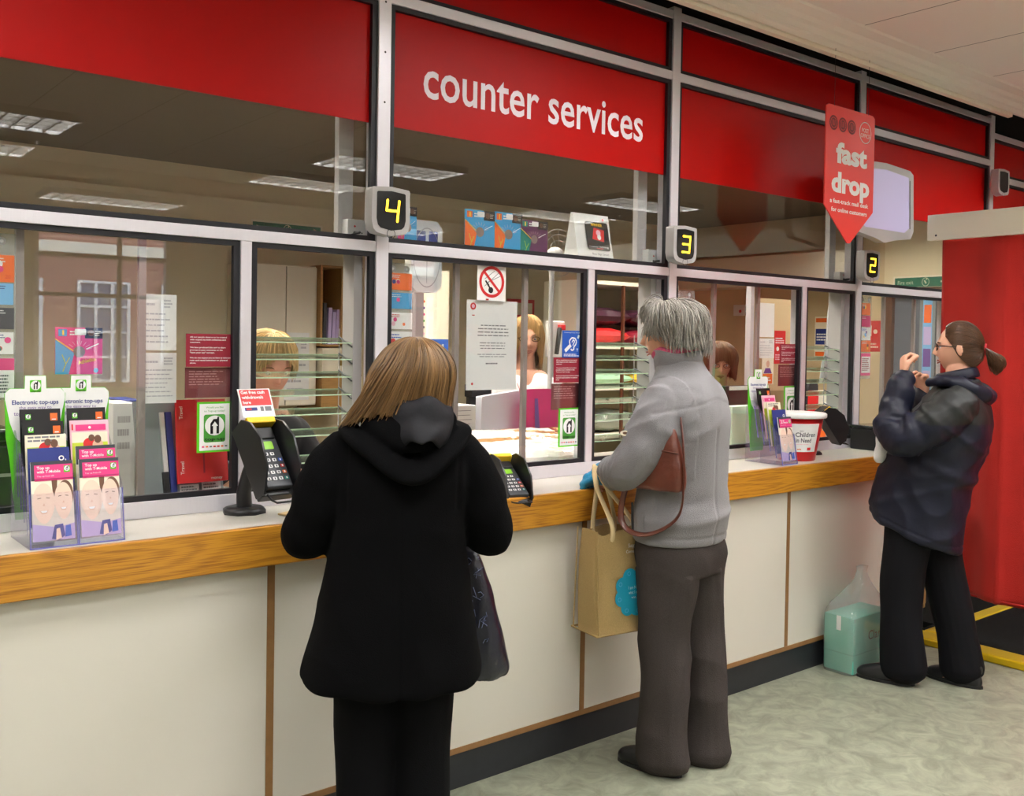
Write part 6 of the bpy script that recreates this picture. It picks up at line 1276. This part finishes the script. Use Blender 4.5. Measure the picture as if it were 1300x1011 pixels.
# ------------------------------------------------------------------ shoe box in a clear bag on the floor
sb = thing('shopping_bag', 'clear plastic bag holding a turquoise shoe box on the floor against the counter', 'bag', (4.355, -.425, 0)); cyb = mat('turquoise_card', s2l(70, 178, 152), .5)
m = MB(); m.prism([], 0, 0, film) if False else None
rings(m, [(0, 0, .002, .172, .092), (0, 0, .03, .182, .100), (0, 0, .28, .180, .100), (.03, .01, .34, .12, .075), (.08, .03, .40, .055, .035), (.10, .04, .45, .028, .018), (.11, .045, .475, .034, .02)], film, n=40, e=4)
me_o = m.build('bag_film', sb)
for v in me_o.data.vertices: c = v.co; k = nz(c.x*16, c.y*16, c.z*7)*.010+nz(c.x*40, c.y*40, c.z*9)*.004; v.co = c+Vector((c.x, c.y, 0)).normalized()*k if (c.x or c.y) else c
sx = thing('shoe_box', 'turquoise shoe box standing inside the clear bag', 'box', (4.355, -.425, .008)); m = MB(); m.box(-.160, .160, -.080, .080, 0, .27, cyb); m.build('box_body', sx, bevel=.003)
m = MB().frame((0, -.0805, 0)); m.text('Clarks', .05, .17, .045, P['black'], 1, width=.16); m.quad(-.160, .09, .160, .094, mat('box_edge', s2l(52, 150, 130), .5), 1); m.build('lettering', sx)
m = MB().frame((-.1605, 0, 0), (0, -1, 0), (0, 0, 1)); m.quad(-.012, .20, .012, .27, P['white'], 1); m.quad(-.080, .09, .080, .094, MATS['box_edge'], 1); m.build('end_label', sx)
# ------------------------------------------------------------------ clerks behind the glass
def clerk(label, x, y, face, hz, hy, pitch, hair_c, shirt, hair_fn, skin_c, hyaw=0, lanyard=None, brow=(120, 90, 60), hsc=1.0, glasses=False):
    p = person(label, x, y, face); sk = SK('clerk%d' % skin_c[0], skin_c); Mh = HM((0, hy, hz), radians(hyaw), radians(pitch)) @ Matrix.Scale(hsc, 4); b = MB(); head_mesh(b, Mh, sk, 1.0)
    limb(b, [(0, hy-.02, hz-.08, .052), (0, hy*.75, hz-.19, .06)], sk)
    rings(b, [(0, 0, .80, .15, .11), (0, 0, .95, .15, .11), (0, hy*.35, hz-.42, .14, .10), (0, hy*.6, hz-.25, .16, .10), (0, hy*.7, hz-.17, .10, .07)], sk)
    for s in (-1, 1):
        limb(b, [(s*.155, hy*.6, hz-.27, .045), (s*.22, hy*.6+.02, hz-.50, .036), (s*.10, hy*.6+.22, max(1.05, hz-.47), .026)], sk); hand(b, (s*.09, hy*.6+.25, max(1.05, hz-.47)), (-s*.3, .9, -.1), (0, 0, -1), sk, side=s, curl=(.4, .45, .5, .5))
        limb(b, [(s*.09, 0, .82, .08), (s*.09, 0, .46, .05), (s*.09, 0, .1, .035)], sk); rings(b, [(s*.09, .03, .02, .035, .11), (s*.09, .02, .06, .035, .10), (s*.09, -.03, .1, .03, .04)], sk, n=20)
    sculpt(b, 'body', p, [sk], .0042, 2); head_parts(p, Mh, brow=brow)
    s_ = MB(); rings(s_, [(0, 0, .84, .17, .13), (0, .02, .95, .175, .13), (0, hy*.35, hz-.42, .172, .13), (0, hy*.58, hz-.28, .182, .125), (0, hy*.66, hz-.215, .16, .10), (0, hy*.70, hz-.180, .10, .075)], shirt, n=48)
    for s in (-1, 1): limb(s_, [(s*.145, hy*.58, hz-.265, .07), (s*.20, hy*.6, hz-.36, .068), (s*.222, hy*.6+.02, hz-.50, .060), (s*.17, hy*.6+.12, max(1.07, hz-.48), .05)], shirt)
    sculpt(s_, 'shirt', p, [shirt], .007, 3, lambda c, n_: .006*nz(c.x*10, c.y*10, c.z*6)-(.018*g(c.x, .035)*(c.z > hz-.27) if n_.y > .2 else 0))
    t = MB(); dk = tr
    for s in (-1, 1): limb(t, [(s*.085, 0, .84, .10), (s*.09, 0, .45, .08), (s*.09, 0, .06, .08)], dk)
    sculpt(t, 'trousers', p, [dk], .009, 3)
    for s in (-1, 1): shoe(p, s*.09, .02, 0, black)
    hair_fn(p, Mh, hair_mat('hair_%d' % hair_c[0], hair_c, .4))
    if lanyard:
        l = MB(); zz = hz-.20; l.tube([(-.075, hy*.7, zz+.03), (-.06, hy*.66+.10, zz-.04), (-.01, hy*.6+.135, zz-.16), (.01, hy*.6+.135, zz-.16), (.06, hy*.66+.10, zz-.04), (.075, hy*.7, zz+.03)], [(.003, .008)]*6, lanyard, n=6); l.build('lanyard', p)
    if glasses:
        q = MB(); q.M = Mh
        for s in (-1, 1): q.tube([(s*(.033+.022*cos(a*pi/8)), .093-.008*max(0, cos(a*pi/8)), .010+.013*sin(a*pi/8)) for a in range(16)], .0015, black_gloss, n=6, closed=True); q.tube([(s*.055, .086, .014), (s*.078, .0, .006)], .0018, black_gloss, n=6)
        q.build('spectacle_frame', p)
    return p
def short_hair(p, Mh, m):
    def S(ph): a = (math.degrees(ph)+360) % 360; return .215-.120*g(a-90, 55)
    def T(ph, t): return (.006*t*cos(ph), .012*t*max(0, sin(ph)), .014*sin(pi*t))
    strands('hair', p, hair_dome((0, -.012, .014), (.088, .106, .112), Mh, S, T, n=16, part=(.0, .0)), 1100, m, .0018, .008, 4, wave=.0015, wl=6)
def long_hair(p, Mh, m):
    def S(ph): a = (math.degrees(ph)+360) % 360; return .34-.225*g(a-90, 42)
    def T(ph, t): return (.012*t*cos(ph), -.01*t, .004)
    strands('hair', p, hair_dome((0, -.012, .012), (.090, .106, .112), Mh, S, T, n=18, part=(-.02, .03)), 1000, m, .0018, .005, 6, wave=.001, wl=6)
def bob_hair(p, Mh, m):
    def S(ph): a = (math.degrees(ph)+360) % 360; return .285-.150*g(a-90, 50)
    def T(ph, t): return (.020*t*cos(ph), .008*t*max(0, sin(ph)), .008*sin(pi*t))
    strands('hair', p, hair_dome((0, -.010, .014), (.094, .108, .116), Mh, S, T, n=18, part=(.0, .02)), 1100, m, .0019, .005, 7, wave=.001, wl=6)
clerk('clerk with short blond hair and black top looking down behind the leftmost glass slats', 1.685, .80, -97, 1.465, .31, -20, (214, 184, 128), mat('black_top', s2l(24, 24, 28), .85), short_hair, (222, 164, 138), 6, mat('red_lanyard', s2l(180, 40, 50), .6), hsc=1.08)
clerk('clerk with fair hair and white shirt, half hidden by the middle glass post', 3.345, .98, -118, 1.60, .06, -8, (190, 150, 92), mat('white_shirt', s2l(236, 236, 236), .8), long_hair, (214, 160, 134), 0, mat('red_lanyard', s2l(180, 40, 50), .6), glasses=True)
clerk('clerk with a brown bob bending forward, right of the grey haired customer', 4.81, .86, -138, 1.475, .31, -16, (104, 76, 48), mat('maroon_top', s2l(84, 40, 44), .85), bob_hair, (214, 158, 134), 8, glasses=True)

# ------------------------------------------------------------------ parts that belong to another part
NEST = {'keypad': 'terminal', 'display': 'terminal', 'sign_card': 'cradle', 'yellow_hood_strip': 'cradle', 'digit': 'screen', 'lenses': 'spectacle_frame', 'hood_lining': 'hood', 'sleeve_badge': 'fleece_jacket', 'collar': None,
        'zip': 'bag_body', 'seam_piping': 'bag_body', 'flower_print': 'bag_body', 'wording': 'bag_body', 'scrawled_print': 'bag_body', 'hair_band': 'ponytail', 'curtain_hem': 'curtain', 'end_label': 'box_body',
        'label_sheets': 'panel', 'emblems': 'board', 'front_print': 'card_body', 'jack_plug': 'case', 'sockets': 'case', 'drawer_pull': 'drawer', 'door_knob': 'door', 'motor_hub': 'wire_guard', 'red_dot': 'case', 'cover_print': 'cover'}
base_of = lambda o: o.name.split('.')[0]
kids = {}
for o in bpy.data.objects:
    if o.parent: kids.setdefault(o.parent, []).append(o)
for root, cs in list(kids.items()):
    if root.parent: continue
    for c in cs:
        want = NEST.get(base_of(c))
        if want and c not in kids:
            ps = [q for q in cs if base_of(q) == want]
            if ps: c.parent = ps[0]
    for c in cs:
        if base_of(c) == 'lettering' and root.name.startswith('hanging_sign'): c.parent = [q for q in cs if base_of(q) == 'board'][0]
        if base_of(c) == 'lettering' and root.name.startswith('shoe_box'): c.parent = [q for q in cs if base_of(q) == 'box_body'][0]
